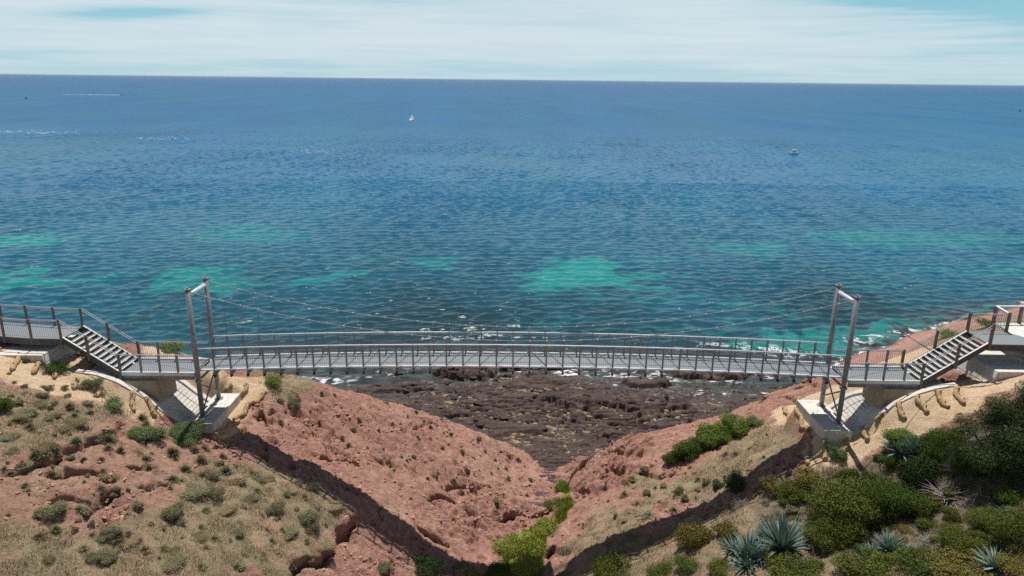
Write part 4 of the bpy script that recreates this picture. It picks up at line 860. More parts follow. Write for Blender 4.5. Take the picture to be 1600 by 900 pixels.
# green shrubs on the right spur and in its shadow
SH_ = [
 ('dome',1072,712,62,'leaf_green','dark green shrub lowest in the row crossing the red spur',.75),
 ('dome',1108,692,58,'leaf_bright','bright green shrub in the middle of the row on the red spur',.75),
 ('dome',1150,672,66,'leaf_bright','bright green shrub topping the row on the red spur near the sand',.7),
 ('loose',1180,662,34,'leaf_fresh','thin green shrub at the sandy end of the row on the spur',.6),
 ('dome',1052,722,44,'leaf_green','small dark shrub at the very foot of the row on the spur',.7),
 ('dome',1090,704,52,'leaf_green','dark shrub wedged between the two lowest of the row on the spur',.75),
 ('dome',1130,682,56,'leaf_bright','bright shrub just below the topmost of the row on the spur',.7),
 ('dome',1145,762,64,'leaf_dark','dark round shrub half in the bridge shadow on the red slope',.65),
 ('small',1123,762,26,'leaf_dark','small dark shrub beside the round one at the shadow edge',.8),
 ('dome',1085,850,74,'leaf_yellow','yellow green shrub beneath the bridge shadow beside bare dry grass',.85),
 ('loose',1133,838,52,'leaf_yellow','sparse yellow shrub left of the biggest agaves',.9),
 ('dome',1310,714,40,'leaf_fresh','round green bush on the sand below the tower footing',.8),
 ('dome',1324,756,46,'leaf_green','upright dark bush under the round bush on the sand',1.15),
 ('loose',1258,752,66,'leaf_yellow','loose olive bush below the downhill coir logs',.6),
 ('dome',1242,775,60,'leaf_olive','olive bush above the biggest agaves with yellow tips',.75),
 ('loose',1210,768,52,'leaf_yellow','straggly yellow bush at the top left of the agaves',.7),
 ('dome',1310,810,150,'leaf_olive','wide olive mound bush in the middle of the scrub',.8),
 ('dome',1400,800,110,'leaf_green','dark green arm of scrub beyond the wide olive mound',.8),
 ('dome',1300,848,110,'leaf_olive','rounded olive bush in front of the wide mound beside the agaves',.75),
 ('dome',1355,752,34,'leaf_green','small bush beside the grey brush under the upper agave',.9),
 ('dome',1392,726,36,'leaf_green','small round bush directly below the upper agave',.9),
 ('small',1374,720,20,'leaf_green','tiny bush left of the small round bush below the agave',.9),
 ('dome',1430,760,72,'leaf_dark','tall dark bush with a sunlit olive crown in the scrub',1.35),
 ('loose',1370,778,60,'leaf_yellow','yellow leaved bush between the small bushes and the mound',.8),
 ('loose',1440,800,60,'leaf_yellow','yellow speckled bush under the tall dark bush',.9),
 ('dome',1408,690,60,'leaf_bright','light green bush just behind the upper agave',.7),
 ('dome',1470,715,80,'leaf_green','dense green bush right of the upper agave',1.0),
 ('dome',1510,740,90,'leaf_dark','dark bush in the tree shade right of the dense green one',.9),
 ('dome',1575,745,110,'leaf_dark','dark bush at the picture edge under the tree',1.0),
 ('dome',1490,775,44,'leaf_olive','olive bush beside the pale dead brush',.7),
 ('dome',1487,812,36,'leaf_olive','small dome bush alone in the bare brown hollow',.95),
 ('dome',1575,785,60,'leaf_green','low green bush under the tree shade at the right edge',.7),
 ('dome',1535,820,80,'leaf_olive','wind swept olive bush with a grey side',.65),
 ('dome',1590,845,130,'leaf_olive','big spreading olive bush at the lower right edge',.75),
 ('dome',1500,860,90,'leaf_olive','olive green bush in front of the bare brown hollow',.65),
 ('mat',1440,886,84,'leaf_green','dark low mat bush by the bottom right dry grass',.8),
 ('mat',1358,888,100,'leaf_olive','long low mat bush behind the bottom strip of dry grass',.65),
 ('mat',1245,900,90,'leaf_olive','low olive mat at the bottom edge below the big agaves',.7),
 ('mat',1218,873,56,'leaf_olive','olive mat at the foot of the big agaves',.7),
 ('mat',955,898,80,'leaf_olive','low mat bush nearest the gully on the bottom edge',.9),
 ('mat',1035,902,56,'leaf_olive','dark mat bush second from the gully on the bottom edge',.9),
 ('mat',1075,885,46,'leaf_green','small domed mat above its neighbours in the dry grass',.9),
 ('mat',1127,892,48,'leaf_olive','small mat bush left of the big agaves on dry grass',.8),
 ('mat',1520,900,110,'leaf_yellow','yellowish low mat on the bottom edge beyond the agave',.6),
 ('mat',1590,890,70,'leaf_yellow','yellowish clump in the bottom right corner',.7),
 # left hill
 ('dome',292,686,70,'leaf_fresh','leafy green shrub touching the tower footing',.6),
 ('dome',232,682,56,'leaf_fresh','leafy green shrub left of the one at the footing',.6),
 ('loose',180,634,44,'leaf_fresh','bright green creeping plant below the curved kerb',.5),
 ('mat',148,598,36,'leaf_fresh','flat green plant just under the top of the curved kerb',.6),
 ('mat',86,578,42,'leaf_green','green patch of leaves beside the left anchor block',.9),
 ('small',41,566,12,'leaf_green','tiny round green plant on yellow sand under the boardwalk',.9),
 ('dome',2,640,44,'leaf_green','green bush cut by the picture edge on the upper hillside',.9),
 ('loose',265,548,50,'leaf_bright','pale green scrub behind the left landing railing',.5),
 ('loose',430,598,40,'leaf_bright','green scrub under the deck on the crest of the red slope',.6),
 ('dome',460,635,26,'greybush','grey green bush on the crest right of the long coir log',1.0),
 ('small',438,628,14,'tussock','small dark shrub beside the grey green crest bush',.9),
 ('dome',80,805,46,'greybush','grey rounded bush on the lower left slope',.7),
 ('loose',335,775,32,'tussock','brown green bush beside a pale bare hollow',.9),
 ('dome',270,805,44,'greybush','large dusty bush where bare ground meets dry grass',.8),
 ('dome',175,835,36,'greybush','pale green bush on the lower slope above the dry grass',.8),
 ('dome',168,875,44,'greybush','silver bush in the dry grass near the lower left',.7),
 ('dome',480,815,44,'greybush','silvery bush near the top of the eroded bank',.8),
 ('dome',432,800,36,'greybush','blue grey bush left of the silvery one by the bank',.8),
 ('dome',600,893,34,'greybush','grey green bush on red ground under the eroded bank',.9),
 ('dome',720,895,40,'greybush','pale bush in the gully bottom beside the shadow',.9),
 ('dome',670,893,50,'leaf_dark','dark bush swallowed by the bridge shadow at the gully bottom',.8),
 ('mat',880,765,32,'leaf_bright','green tuft in the narrow gully mouth',.8),
 ('mat',868,790,40,'leaf_olive','olive patch in the gully under the lumpy red rock',.7),
 ('dome',822,900,60,'leaf_lime','lime green clump at the bottom edge of the gully',.8),
 ('mat',795,860,50,'leaf_lime','lime green reeds on the left bank of the gully',1.2),
 ('mat',826,868,60,'leaf_lime','tall lime green reeds filling the gully bed',1.6),
 ('mat',850,830,56,'leaf_lime','lime green reeds in the upper gully bend',1.0),
 ('mat',780,900,50,'leaf_olive','olive clump on the bottom edge left of the lime reeds',.9),
 ('mat',740,905,40,'leaf_lime','small lime clump on the bottom edge by the pale bush',.8),
 ('loose',1060,770,26,'leaf_yellow','thin yellowish shrub on the dry right slope',.7),
 ('loose',1480,528,50,'leaf_bright','green scrub behind the right stairs near the coast',.5),
 ('loose',1545,512,50,'leaf_green','green scrub behind the lookout boardwalk',.5),
]
for k, px, py, w, mt, lab, hr in SH_:
    plant('shrub', k, px, py, w, lab, 'shrub', mt, hr=hr)
for k, px, py, w, lab, hr in [('strap',1012,805,40,'grass tree like clump of grey straps lower on the right slope',.7),('strap',1060,772,38,'clump of grey straps upper on the right slope',.7)]:
    plant('strap_plant', k, px, py, w, lab, 'strap plant', 'greybush', hr=hr)
# agaves
for k, px, py, w, lab, hr in [('agave_up',1222,858,110,'tallest blue agave in the big clump beside the olive mound',1.0),('agave_up',1170,870,86,'second tall blue agave left in the big clump',1.0),('agave',1165,885,70,'low agave at the front left of the big clump',.7),('agave',1192,872,60,'agave squeezed between the two tall ones',.9),('agave',1148,862,62,'agave at the far left edge of the big clump',.8),('agave_up',1197,842,62,'agave at the back of the big clump under the yellow bush',.9),('agave',1243,886,58,'agave at the right foot of the big clump',.75),
    ('agave',1408,708,92,'upper agave on the edge of the sand below the coir logs',.85),('agave_up',1432,706,70,'upright agave on the right of the upper agave pair',.8),
    ('agave_up',1388,860,66,'pale silver agave standing alone below the scrub',.95),('agave',1362,866,46,'smaller agave touching the pale silver one',.8),('agave',1425,862,34,'tiny agave in dry grass right of the silver one',.8),
    ('agave',1557,888,80,'dark agave low by the bottom right corner',.8),('agave',1590,818,70,'pale streaked agave at the right edge above the olive bush',.6),('agave',1478,900,52,'grey agave on the bottom edge beside the mat bush',.7)]:
    root = plant('agave', k, px, py, w, lab, 'agave', 'agave', hr=hr)
# dead brush
for k, px, py, w, lab, hr in [('twig',1270,768,64,'grey dead brush above the yellow bushes by the coir logs',.7),('twig',1340,770,50,'grey dead brush between small bushes',.7),('twig',1480,775,90,'heap of pale dead branches under the tree',.55),('twig',1490,735,60,'bleached dead branches at the tree foot',.8),('twig',1555,820,60,'grey leafless brush at the wind swept bush',.6),('twig',1450,850,50,'low dead brush in the bare hollow',.5),('twig',1530,690,50,'bare grey twigs beneath the tree crown',.9),('twig',1590,860,60,'grey dead brush in front of the right edge bush',.5),('twig',1160,790,40,'small dead brush at the shadow edge above the agaves',.6),('twig',1380,850,44,'dead brush behind the silver agave',.6)]:
    plant('dead_brush', k, px, py, w, lab, 'dead brush', 'deadtwig', hr=hr)
# tree at the right edge
def tree(px, py, label):
    p = GRD(px, py); root = empty('coastal_tree', p); tag(root, label, 'tree'); r = np.random.default_rng(5)
    inv = Matrix.Translation(-Vector(p)); m = MB(); tips = []
    def limb(a, d, L, rad, lev):
        pts = [a]; q = a; dd = d
        for j in range(5): dd = dd+r.normal(size=3)*.17; dd /= np.linalg.norm(dd); q = q+dd*L/5; pts.append(q)
        m.tube(pts, list(np.linspace(rad, rad*.55, 6)), 7)
        if lev == 0 or lev == 1:
            for _ in range(4 if lev == 0 else 3): 
                d2 = dd+r.normal(size=3)*.75+np.array([0,0,.05]); d2 /= np.linalg.norm(d2); limb(pts[-1-int(r.integers(0,3))], d2, L*.72, rad*.5, lev+1)
        else: tips.append(q)
    for a in range(3):
        d = np.array([math.cos(a*2.1+.4)*.55, math.sin(a*2.1+.4)*.4, .85]); limb(np.array(p)+(0,0,-.2), d/np.linalg.norm(d), 1.5, .10, 0)
    o = m.build('trunk', M['bark'], root, smooth=True); o.matrix_parent_inverse = inv
    L = [(*t, r.uniform(.32,.55)) for t in tips]
    me = leaves_mesh('crown', 26000, L, .034, 1.4, 9); o = link('crown', me, M['leaf_dark'], root); o.matrix_parent_inverse = inv
tree(1560, 715, 'dark wind bent tree leaning over the boardwalk end'); tree(1604, 690, 'dark tree cut by the right picture edge')
# tussocks on the bare slopes
def scatter(poly, n, wr, kind, mats, name, label, cat, group, hr=.8, mind=8, seed=0):
    r = np.random.default_rng(seed); pts = []; xs_ = [p[0] for p in poly]; ys_ = [p[1] for p in poly]; tries = 0
    while len(pts) < n and tries < n*40:
        tries += 1; x = r.uniform(min(xs_), max(xs_)); y = r.uniform(min(ys_), max(ys_))
        if not in_px(poly, np.array([x]), np.array([y]))[0]: continue
        if any((x-a)**2+((y-b_)*1.6)**2 < mind**2 for a, b_ in pts): continue
        pts.append((x, y))
    for x, y in pts:
        w = wr[0]+(wr[1]-wr[0])*r.random()**1.8
        plant(name, kind if isinstance(kind, str) else kind[int(r.integers(len(kind)))], x, y, w, label, cat, mats[int(r.integers(len(mats)))], group, hr=hr*r.uniform(.7,1.2))
scatter([(0,620),(180,640),(330,690),(420,740),(330,740),(220,800),(120,850),(0,830)], 95, (9,34), ('tuft','tuft','small'), ('tussock','tussock','greybush'), 'tussock', 'small grey brown tussock on the bare red hill left of the shadow', 'tussock', 'tussocks on the bare red hill', .85, 13, 1)
scatter([(420,640),(500,605),(640,640),(740,675),(830,730),(860,780),(780,790),(640,790),(560,740),(470,700)], 110, (4,15), ('tuft','tuft','small'), ('tussock','tussock','greybush'), 'tussock', 'tiny dark tussock on the red slope between shadow and rock platform', 'tussock', 'tussocks on the red slope', .9, 11, 2)
scatter([(40,870),(240,800),(340,740),(420,730),(540,790),(500,845),(420,890),(60,898)], 60, (10,34), ('tuft','loose','tuft'), ('tussock','greybush','greybush','drygrass'), 'tussock', 'shaggy grey tussock in the dry grass above the eroded bank', 'tussock', 'tussocks in the dry grass', .75, 18, 3)
scatter([(0,565),(130,600),(200,640),(120,650),(0,615)], 16, (10,26), ('tuft','loose'), ('tussock','greybush'), 'tussock', 'grey tussock on the yellow bank below the left boardwalk', 'tussock', 'tussocks on the yellow bank', .7, 18, 4)
scatter([(900,760),(1000,720),(1130,710),(1200,670),(1240,680),(1110,780),(1000,820),(900,830)], 60, (6,22), ('tuft','small','tuft'), ('tussock','drygrass','tussock'), 'tussock', 'dry tussock on the slope right of the gully', 'tussock', 'tussocks right of the gully', .8, 12, 5)
scatter([(470,880),(600,860),(640,895),(450,898)], 8, (6,14), ('tuft',), ('tussock',), 'tussock', 'tussock on the red ground under the eroded bank', 'tussock', 'tussocks under the bank', .8, 14, 6)
scatter([(1180,770),(1330,760),(1500,790),(1600,760),(1600,880),(1450,870),(1350,870),(1240,840)], 40, (12,30), ('tuft','loose','small'), ('drygrass','leaf_olive','greybush','leaf_yellow'), 'tussock', 'low mixed tussock filling gaps in the right hand scrub', 'tussock', 'tussocks filling gaps in the scrub', .7, 18, 8)
scatter([(200,830),(330,745),(430,735),(540,790),(520,845),(420,890),(120,895)], 11, (30,62), ('mat',), ('greybush','tussock','drygrass'), 'low_scrub', 'low spreading grey scrub matted into the dry grass', 'scrub', 'low scrub in the dry grass', .32, 40, 21)
scatter([(0,600),(160,640),(120,700),(0,760)], 8, (26,60), ('mat',), ('greybush','tussock'), 'low_scrub', 'low spreading scrub on the upper hillside at the picture edge', 'scrub', 'low scrub on the upper hillside', .32, 34, 22)
scatter([(1300,770),(1440,820),(1600,800),(1600,895),(1380,895),(1250,895),(1330,850)], 26, (28,58), ('dome','mat','loose'), ('leaf_olive','leaf_green','leaf_yellow','leaf_olive'), 'low_shrub', 'low olive shrub among the dense scrub of the lower right corner', 'shrub', 'low shrubs of the lower right scrub', .65, 30, 31)
scatter([(1185,760),(1300,740),(1400,745),(1460,780),(1440,820),(1360,790),(1230,790)], 12, (26,48), ('dome','loose'), ('leaf_olive','leaf_yellow','leaf_green'), 'low_shrub', 'low shrub on the slope between the coir logs and the wide olive mound', 'shrub', 'low shrubs under the coir logs', .75, 28, 32)
# ------------------------------------------------------------------ ground cover that nobody could count
def grass_stuff(name, mask, count, h, w, mat, label, seed, lean=.5):
    r = np.random.default_rng(seed); ok = np.argwhere((mask > .45) & (MY > 19) & (MY < 50) & (np.abs(MX) < 30)); pr = mask[ok[:,0], ok[:,1]]**1.5
    pk = ok[r.choice(len(ok), count, p=pr/pr.sum())]; x = GX[pk[:,1]]+r.uniform(-.06,.06,count); y = GY[pk[:,0]]+r.uniform(-.06,.06,count)
    cl = fbm(x*1.1, y*1.1, 3, 171); keep = r.random(count) < sst(.3, .62, cl); x = x[keep]; y = y[keep]; m = len(x); z = bil(GX, GY, H, x, y)-.02
    a = r.random(m)*2*PI; L = h*r.uniform(.5,1.2,m)*(.5+cl[keep]); ln = r.random(m)*lean; d = np.stack([np.cos(a)*np.sin(ln*1.6), np.sin(a)*np.sin(ln*1.6), np.cos(ln*1.6)], 1)
    b = r.random(m)*2*PI; s = np.stack([np.cos(b), np.sin(b), 0*b], 1)*w; p = np.stack([x, y, z], 1)
    v = np.stack([p-s, p+s, p+d*L[:,None]], 1).reshape(-1,3)
    tag(link(name, np_mesh(name, v, np.arange(3*m).reshape(-1,3), smooth=False), M[mat]), label, 'grass', kind='stuff')
pathy = m_grass*(1-m_wild)
grass_stuff('dry_grass', pathy, 110000, .17, .011, 'drygrass', 'dry straw coloured grass covering the hillsides', 1, .9)
grass_stuff('scrub_undergrowth', np.maximum(m_wild, 0), 45000, .22, .016, 'tussock', 'brown undergrowth between the bushes of the right slope', 2, .9)
grass_stuff('gully_grass', m_green, 42000, .30, .016, 'leaf_lime', 'bright green grass along the gully bed', 3, .6)
def stones(name, sampler, count, smin, smax, mat, label, seed, flat_=.6):
    r = np.random.default_rng(seed); bmv = bmesh.new(); bmesh.ops.create_icosphere(bmv, subdivisions=1, radius=1); bmv.verts.ensure_lookup_table()
    bv = np.array([v.co for v in bmv.verts]); bf = np.array([[v.index for v in f.verts] for f in bmv.faces]); bmv.free()
    P = sampler(r, count); m = len(P); s = smin+(smax-smin)*r.random(m)**3
    sc = np.stack([s*r.uniform(.8,1.7,m), s*r.uniform(.6,1.1,m), s*flat_*r.uniform(.6,1.1,m)], 1); a = r.random(m)*PI
    V = bv[None]*(1+.22*r.normal(size=(m, len(bv), 1)))*sc[:,None]; c, s_ = np.cos(a)[:,None], np.sin(a)[:,None]
    V = np.stack([V[...,0]*c-V[...,1]*s_, V[...,0]*s_+V[...,1]*c, V[...,2]], 2)+P[:,None]
    Q = (bf[None]+np.arange(m)[:,None,None]*len(bv)).reshape(-1,3)
    tag(link(name, np_mesh(name, V.reshape(-1,3), Q, smooth=False), M[mat]), label, 'stones', kind='stuff')
M['pebble'] = leafmat('tan_shore_pebble', [(0, (.12,.09,.06)), (.4, (.24,.18,.11)), (.8, (.36,.28,.18)), (1, (.48,.40,.29))], .8)
M['redstone'] = leafmat('red_rubble', [(0, (0.176,0.101,0.081)), (.5, (0.378,0.203,0.149)), (1, (0.594,0.405,0.297))], .9)
M['darkstone'] = leafmat('dark_shore_stone', [(0, (.025,.02,.02)), (.5, (.06,.045,.04)), (1, (.12,.10,.09))], .7)
def peb(r, n):
    hp = hol*sst(.42, .60, fbm(QX*.16+5, QY*.24, 3, 181)+.08*np.exp(-((QY-57)/6)**2))*(PZ > .1)*(QY < 71); ok = np.argwhere(hp > .05); w = hp[ok[:,0], ok[:,1]]
    k = ok[r.choice(len(ok), n, p=w/w.sum())]; x = PX[k[:,1]]+r.uniform(-.06,.06,n); y = PY[k[:,0]]+r.uniform(-.06,.06,n); return np.stack([x, y, PLAT(x, y)+.015], 1)
stones('shore_pebbles', peb, 9000, .05, .26, 'pebble', 'tan cobbles lodged in hollows of the dark shore platform', 1, .55)
def drk(r, n):
    x = r.uniform(-20, 24, n*3); y = r.uniform(48, 70, n*3); k = fbm(x*.2, y*.3, 3, 191) > .5; x = x[k][:n]; y = y[k][:n]; return np.stack([x, y, PLAT(x, y)], 1)
stones('shore_rubble', drk, 900, .08, .5, 'darkstone', 'dark broken rock scattered over the shore platform', 2, .5)
def rub(r, n):
    x = r.uniform(-24, 20, n*9); y = r.uniform(24, 50, n*9); w = bil(GX, GY, sst(.55, .9, redm)*(.35+lump), x, y)*sst(.38, .6, fbm(x*.7, y*.7, 3, 201)); k = r.random(n*9) < w; x = x[k][:n]; y = y[k][:n]; return np.stack([x, y, bil(GX, GY, H, x, y)+.005], 1)
stones('red_rubble', rub, 9000, .016, .12, 'redstone', 'small red rubble strewn over the bare slopes', 3, .6)
# boulders one can tell apart
def boulder(px, py, w, label, mat='darkstone', onplat=True, seed=0, hr=.55):
    r = np.random.default_rng(seed); 
    if onplat:
        q = WZ(px, py, .9)
        for _ in range(6): q = WZ(px, py, float(PLAT(np.array([q[0]]), np.array([q[1]]))[0]))
    else: q = GRD(px, py)
    s = w*.5*((q-CAM)@FW)/F; bmv = bmesh.new(); bmesh.ops.create_icosphere(bmv, subdivisions=3, radius=1); k = r.random(3)*9
    for v in bmv.verts:
        c = v.co; d = 1+.28*math.sin(c.x*2.3+k[0])*math.sin(c.y*2.9+k[1])+.12*math.sin(c.z*6+k[2]+c.x*4)+.05*math.sin(c.y*11+c.x*9); v.co = Vector((c.x*d, c.y*d*.75, (c.z*d)*hr))
    me = bpy.data.meshes.new('boulder'); bmv.to_mesh(me); bmv.free(); o = link('boulder', me, M[mat]); o.location = q; o.scale = (s,s,s); o.rotation_euler = (0,0,r.random()*1.2-.6); tag(o, label, 'boulder')
M['boulder_dark'] = speckled('dark_boulder', (.03,.024,.024), (.07,.055,.05), 3, .75, 0, .6, .05); M['boulder_red'] = speckled('red_boulder', (.13,.075,.06), (.24,.14,.11), 3, .9, 0, .6, .05)
for px, py, w, lab, mt, on, sd in [(550,609,22,'dark boulder on the rocks above the red slope skyline','boulder_dark',True,1),(590,603,14,'small dark boulder between rubble at the left of the platform','boulder_dark',True,2),(1172,625,18,'dark boulder at the right end of the platform below red rock','boulder_dark',True,3),(645,600,12,'dark boulder on the wet left part of the platform','boulder_dark',True,4),(1128,600,16,'dark boulder standing in the right shallows','boulder_dark',True,5),(838,577,14,'wave washed boulder under the bridge middle','boulder_dark',True,6),(1225,605,20,'red boulder on the cliff edge below the right bridge end','boulder_red',False,7),(1260,596,18,'red boulder on the slope under the right bridge end','boulder_red',False,8),(1196,622,16,'red boulder at the foot of the right cliff','boulder_red',False,9),(975,678,18,'lumpy dark red boulder on the spur skyline right of the gully','boulder_red',False,10),(905,722,18,'dark red boulder at the gully mouth','boulder_red',False,11),(950,745,16,'dark red boulder in the crumbled spur face','boulder_red',False,12)]:
    boulder(px, py, w, lab, mt, on, sd)

# ------------------------------------------------------------------ boats
def hullmesh(L, Wd, Hh):
    m = MB(); st = [(-.5,.75,1.0),(-.25,.95,.95),(.05,1.0,.98),(.3,.7,1.08),(.5,.04,1.25)]; v = []
    for t, wd, hh in st: v += [(t*L, -wd*Wd/2, Hh*hh), (t*L, -wd*Wd*.33, -.15*Hh), (t*L, wd*Wd*.33, -.15*Hh), (t*L, wd*Wd/2, Hh*hh)]
    f = []
    for i in range(4):
        for k in range(3): f.append((i*4+k, i*4+k+1, i*4+k+5, i*4+k+4))
        f.append((i*4+3, i*4, i*4+4, i*4+7))
    f += [(3,2,1,0),(16,17,18,19)]; m.raw(v, f); return m
q = WZ(643, 188.5, 0); sb = empty('sailboat', q, .1); tag(sb, 'small white sailboat with two pale sails out at sea', 'sailboat'); sb.rotation_euler = (math.radians(24), 0, .15)
hullmesh(3.2, 1.2, .6).build('hull', M['white'], sb); MB().tube([(0,0,.5),(0,0,5.6)], .05, 6).build('mast', M['clamp'], sb)
MB().raw([(.05,0,5.5),(.08,.25,1.2),(1.9,.55,1.15),(.9,.35,3.4),(.05,.04,5.5),(.08,.29,1.2),(1.9,.59,1.15),(.9,.39,3.4)], [(0,1,2,3),(7,6,5,4),(0,4,5,1),(1,5,6,2),(2,6,7,3),(3,7,4,0)]).build('mainsail', M['sail'], sb)
MB().raw([(-.1,0,3.9),(-1.5,.1,.9),(-.15,.35,1.0),(-.1,.04,3.9),(-1.5,.14,.9),(-.15,.39,1.0)], [(0,1,2),(5,4,3),(0,3,4,1),(1,4,5,2),(2,5,3,0)]).build('jib', M['sail'], sb)
q = WZ(1240, 241, 0); mo = empty('motor_cruiser', q, PI-.1); tag(mo, 'white motor cruiser with a dark hull side far off the right tower', 'motorboat')
hullmesh(4.0, 1.6, .60).build('hull', M['white'], mo); MB().raw([(-2.0,-.7,.75),(2.1,-.05,.95),(2.1,.05,.95),(-2.0,.7,.75),(-2.0,-.7,.85),(2.1,-.05,1.05),(2.1,.05,1.05),(-2.0,.7,.85)], [(0,3,2,1),(4,5,6,7),(0,1,5,4),(1,2,6,5),(2,3,7,6),(3,0,4,7)]).build('foredeck', M['white'], mo)
cb_ = MB().box(-.9,.7,-.55,.55,.851,1.75).build('cabin', M['clamp'], mo); MB().box(-1.1,.85,-.62,.62,1.752,1.87).build('cabin_roof', M['white'], mo)
MB().tube([(-.3,0,1.87),(-.3,0,2.7)], .04, 6).build('aerial_mast', M['clamp'], mo)
q = WZ(188.5, 148.6, 0); sp = empty('speedboat', q, 0); tag(sp, 'white speedboat drawing a long wake near the horizon', 'speedboat')
hullmesh(6.5, 2.4, 1.0).build('hull', M['white'], sp); MB().box(-1,.6,-.8,.8,1.0,1.9).build('windscreen', M['glassd'], sp)
for px, py, lab in ((41,154,'tiny dark boat far left below the horizon'),(1594,174,'tiny dark boat at the far right of the sea')):
    q = WZ(px, py, 0); bo = empty('fishing_boat', q, .4); tag(bo, lab, 'fishing boat'); hullmesh(3.2, 1.4, .6).build('hull', M['hull_dark'], bo); MB().box(-.9,.3,-.45,.45,.6,1.4).build('wheelhouse', M['hull_dark'], bo)
def flecks(name, segs, label, seed):
    r = np.random.default_rng(seed); V = []; Q = []
    for (x0,y0), (x1,y1), n_, spread, sx, sy in segs:
        a = WZ(x0, y0, 0); b_ = WZ(x1, y1, 0)
        for i in range(n_):
            t = r.random(); p = a+(b_-a)*t+np.array([r.normal()*spread, r.normal()*spread, 0]); w = sx*r.uniform(.3,1.4); h = sy*r.uniform(.3,1.4); b0 = len(V); k = 7
            for j in range(k): an = 2*PI*j/k; rr = r.uniform(.6,1.1); V.append((p[0]+w*rr*math.cos(an), p[1]+h*rr*math.sin(an), .06+.04*r.random()))
            Q.append(tuple(range(b0, b0+k)))
    me = bpy.data.meshes.new(name); me.from_pydata(V, [], Q); me.update(); tag(link(name, me, M['foamy']), label, 'foam', kind='stuff')
M['foamy'] = speckled('sea_foam', (.62,.65,.68), (.75,.77,.78), .5, .9, 0, 0)
flecks('boat_wake', [((100,147.6),(187,148.6),190,2.0,3.2,1.6),((140,148.2),(187,148.6),120,1.4,3.0,1.6)], 'white wake trailing behind the speedboat', 1)
flecks('whitecaps', [((0,205.5),(105,208),110,4.5,.65,.6),((215,215.5),(292,217),60,4.5,.55,.5),((465,235),(515,238),36,3.5,.5,.4)], 'thin lines of old wake foam on the blue water', 2)
R3 = np.random.default_rng(12); segs = []
for _ in range(170):
    x = R3.uniform(0,1600); y = 215+R3.random()**1.3*270; d = np.linalg.norm(WZ(x,y,0)-CAM); segs.append(((x,y),(x+R3.uniform(3,9),y+R3.uniform(-.6,1.0)),4,(.10+d*.0004),.05+d*.0005,.03+d*.0003))
flecks('wave_crests', segs, 'small breaking crests dotted over the sea', 3)

# ------------------------------------------------------------------ haze over the water
hz = bpy.data.materials.new('sea_haze'); hz.use_nodes = True; hn = hz.node_tree; hn.nodes.clear(); ho = hn.nodes.new('ShaderNodeOutputMaterial'); hv = hn.nodes.new('ShaderNodeVolumePrincipled')
hv.inputs['Color'].default_value = (.80,.90,.97,1); hv.inputs['Density'].default_value = 1.6e-5; hv.inputs['Anisotropy'].default_value = .2; hn.links.new(hv.outputs[0], ho.inputs['Volume'])
hb = MB().box(-61000, 61000, -61000, 61000, float(min(H.min(), PZ.min()))-1, 34).build('haze', hz); tag(hb, 'pale sea haze softening the far water', 'haze', kind='stuff')
# ------------------------------------------------------------------ light, sky
EL = math.radians(69)
sun = bpy.data.lights.new('sun', 'SUN'); sun.energy = 5.0; sun.angle = math.radians(.53); sun.color = (1, .965, .91)
so = bpy.data.objects.new('sun', sun); COL.objects.link(so); so.rotation_euler = (-(PI/2-EL), 0, 0); so.location = (0, 60, 80)
W = bpy.data.worlds.new('World'); S.world = W; W.use_nodes = True; nt = W.node_tree; bg = nt.nodes['Background']
sky = N(nt, 'ShaderNodeTexSky', sky_type='NISHITA', sun_disc=False, sun_elevation=EL, sun_rotation=0.0, altitude=30, air_density=1.0, dust_density=.6, ozone_density=1.4)
tc = N(nt, 'ShaderNodeTexCoord').outputs['Generated']
def wmap(sc, rot=(0,0,0)):
    mp = N(nt, 'ShaderNodeMapping'); mp.inputs['Scale'].default_value = sc; mp.inputs['Rotation'].default_value = rot; nt.links.new(tc, mp.inputs[0]); return mp.outputs[0]
sx = N(nt, 'ShaderNodeSeparateXYZ'); nt.links.new(tc, sx.inputs[0]); ez = sx.outputs[2]; ex = sx.outputs[0]
c1 = noise(nt, wmap((2.2,2.2,34), (0,.05,0)), 1.0, 6, .6, .5); c2 = noise(nt, wmap((5,5,120), (0,.04,0)), 1.0, 5, .6, .3)
cl = math_(nt, 'ADD', math_(nt, 'MULTIPLY', c1, 1.25), math_(nt, 'SUBTRACT', math_(nt, 'MULTIPLY', c2, .75), .45))
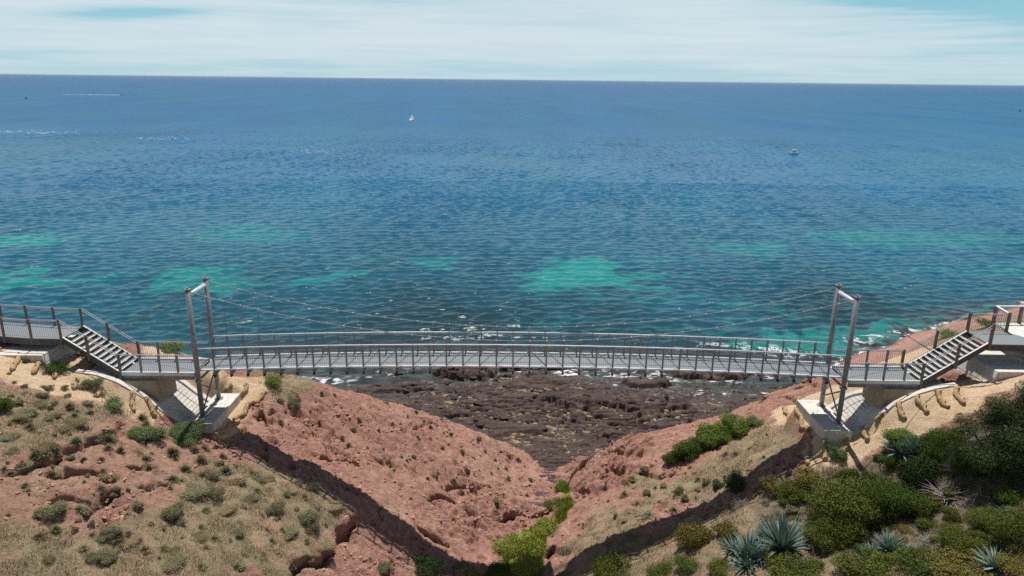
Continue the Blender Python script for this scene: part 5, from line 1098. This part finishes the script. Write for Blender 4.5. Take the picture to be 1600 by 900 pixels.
# thin bank of cirrus a little above the horizon, clearer slot beneath it and to the right
lift = ramp(nt, math_(nt, 'MULTIPLY', ez, 10), [(.0, (.0,.0,.0)), (.20, (.06,.06,.06)), (.32, (.25,.25,.25)), (.62, (.34,.34,.34)), (1.0, (.26,.26,.26))])
gap = N(nt, 'ShaderNodeVectorMath', operation='DISTANCE'); gv = N(nt, 'ShaderNodeCombineXYZ'); nt.links.new(math_(nt, 'MULTIPLY', ex, 1.0), gv.inputs[0]); nt.links.new(math_(nt, 'MULTIPLY', ez, 5.0), gv.inputs[2]); nt.links.new(gv.outputs[0], gap.inputs[0]); gap.inputs[1].default_value = (.60, 0, .52)
hole = ramp(nt, gap.outputs['Value'], [(.08, (.6,.6,.6)), (.36, (0,0,0))])
gap2 = N(nt, 'ShaderNodeVectorMath', operation='DISTANCE'); gv2 = N(nt, 'ShaderNodeCombineXYZ'); nt.links.new(ex, gv2.inputs[0]); nt.links.new(math_(nt, 'SUBTRACT', math_(nt, 'MULTIPLY', ez, 9.0), math_(nt, 'MULTIPLY', ex, .55)), gv2.inputs[2]); nt.links.new(gv2.outputs[0], gap2.inputs[0]); gap2.inputs[1].default_value = (-.44, 0, .88)
hole2 = ramp(nt, gap2.outputs['Value'], [(.0, (.8,.8,.8)), (.11, (0,0,0))])
cf = math_(nt, 'SUBTRACT', math_(nt, 'SUBTRACT', math_(nt, 'ADD', cl, lift), hole), hole2)
cm = ramp(nt, cf, [(.45, (0,0,0)), (.68, (.60,.60,.60)), (1.0, (.95,.95,.95))])
up_ = ramp(nt, ez, [(.0, (1,1,1)), (.13, (1,1,1)), (.26, (0,0,0))])
low = ramp(nt, math_(nt, 'MULTIPLY', ez, 8), [(.0, (7.2,10.1,11.1)), (.35, (5.6,9.4,10.8)), (1.0, (3.0,7.8,9.7))])
clear = mixc(nt, math_(nt, 'MULTIPLY', up_, .92), mixc(nt, 1.0, sky.outputs[0], (.62,.65,.70), 'MULTIPLY'), low)
cm2 = math_(nt, 'MULTIPLY', cm, math_(nt, 'ADD', math_(nt, 'MULTIPLY', up_, .9), .1))
col = mixc(nt, cm2, clear, (9.5,10.9,11.7))
nt.links.new(col, bg.inputs[0]); bg.inputs[1].default_value = .07
S.view_settings.view_transform = 'Standard'; S.view_settings.look = 'None'; S.view_settings.exposure = 0; S.view_settings.gamma = 1
S.render.engine = 'CYCLES'; S.cycles.use_denoising = False
try: S.cycles.denoiser = 'OPENIMAGEDENOISE'
except Exception: pass
S.cycles.sample_clamp_direct = 1.3; S.cycles.max_bounces = 6; S.cycles.diffuse_bounces = 2; S.cycles.glossy_bounces = 3
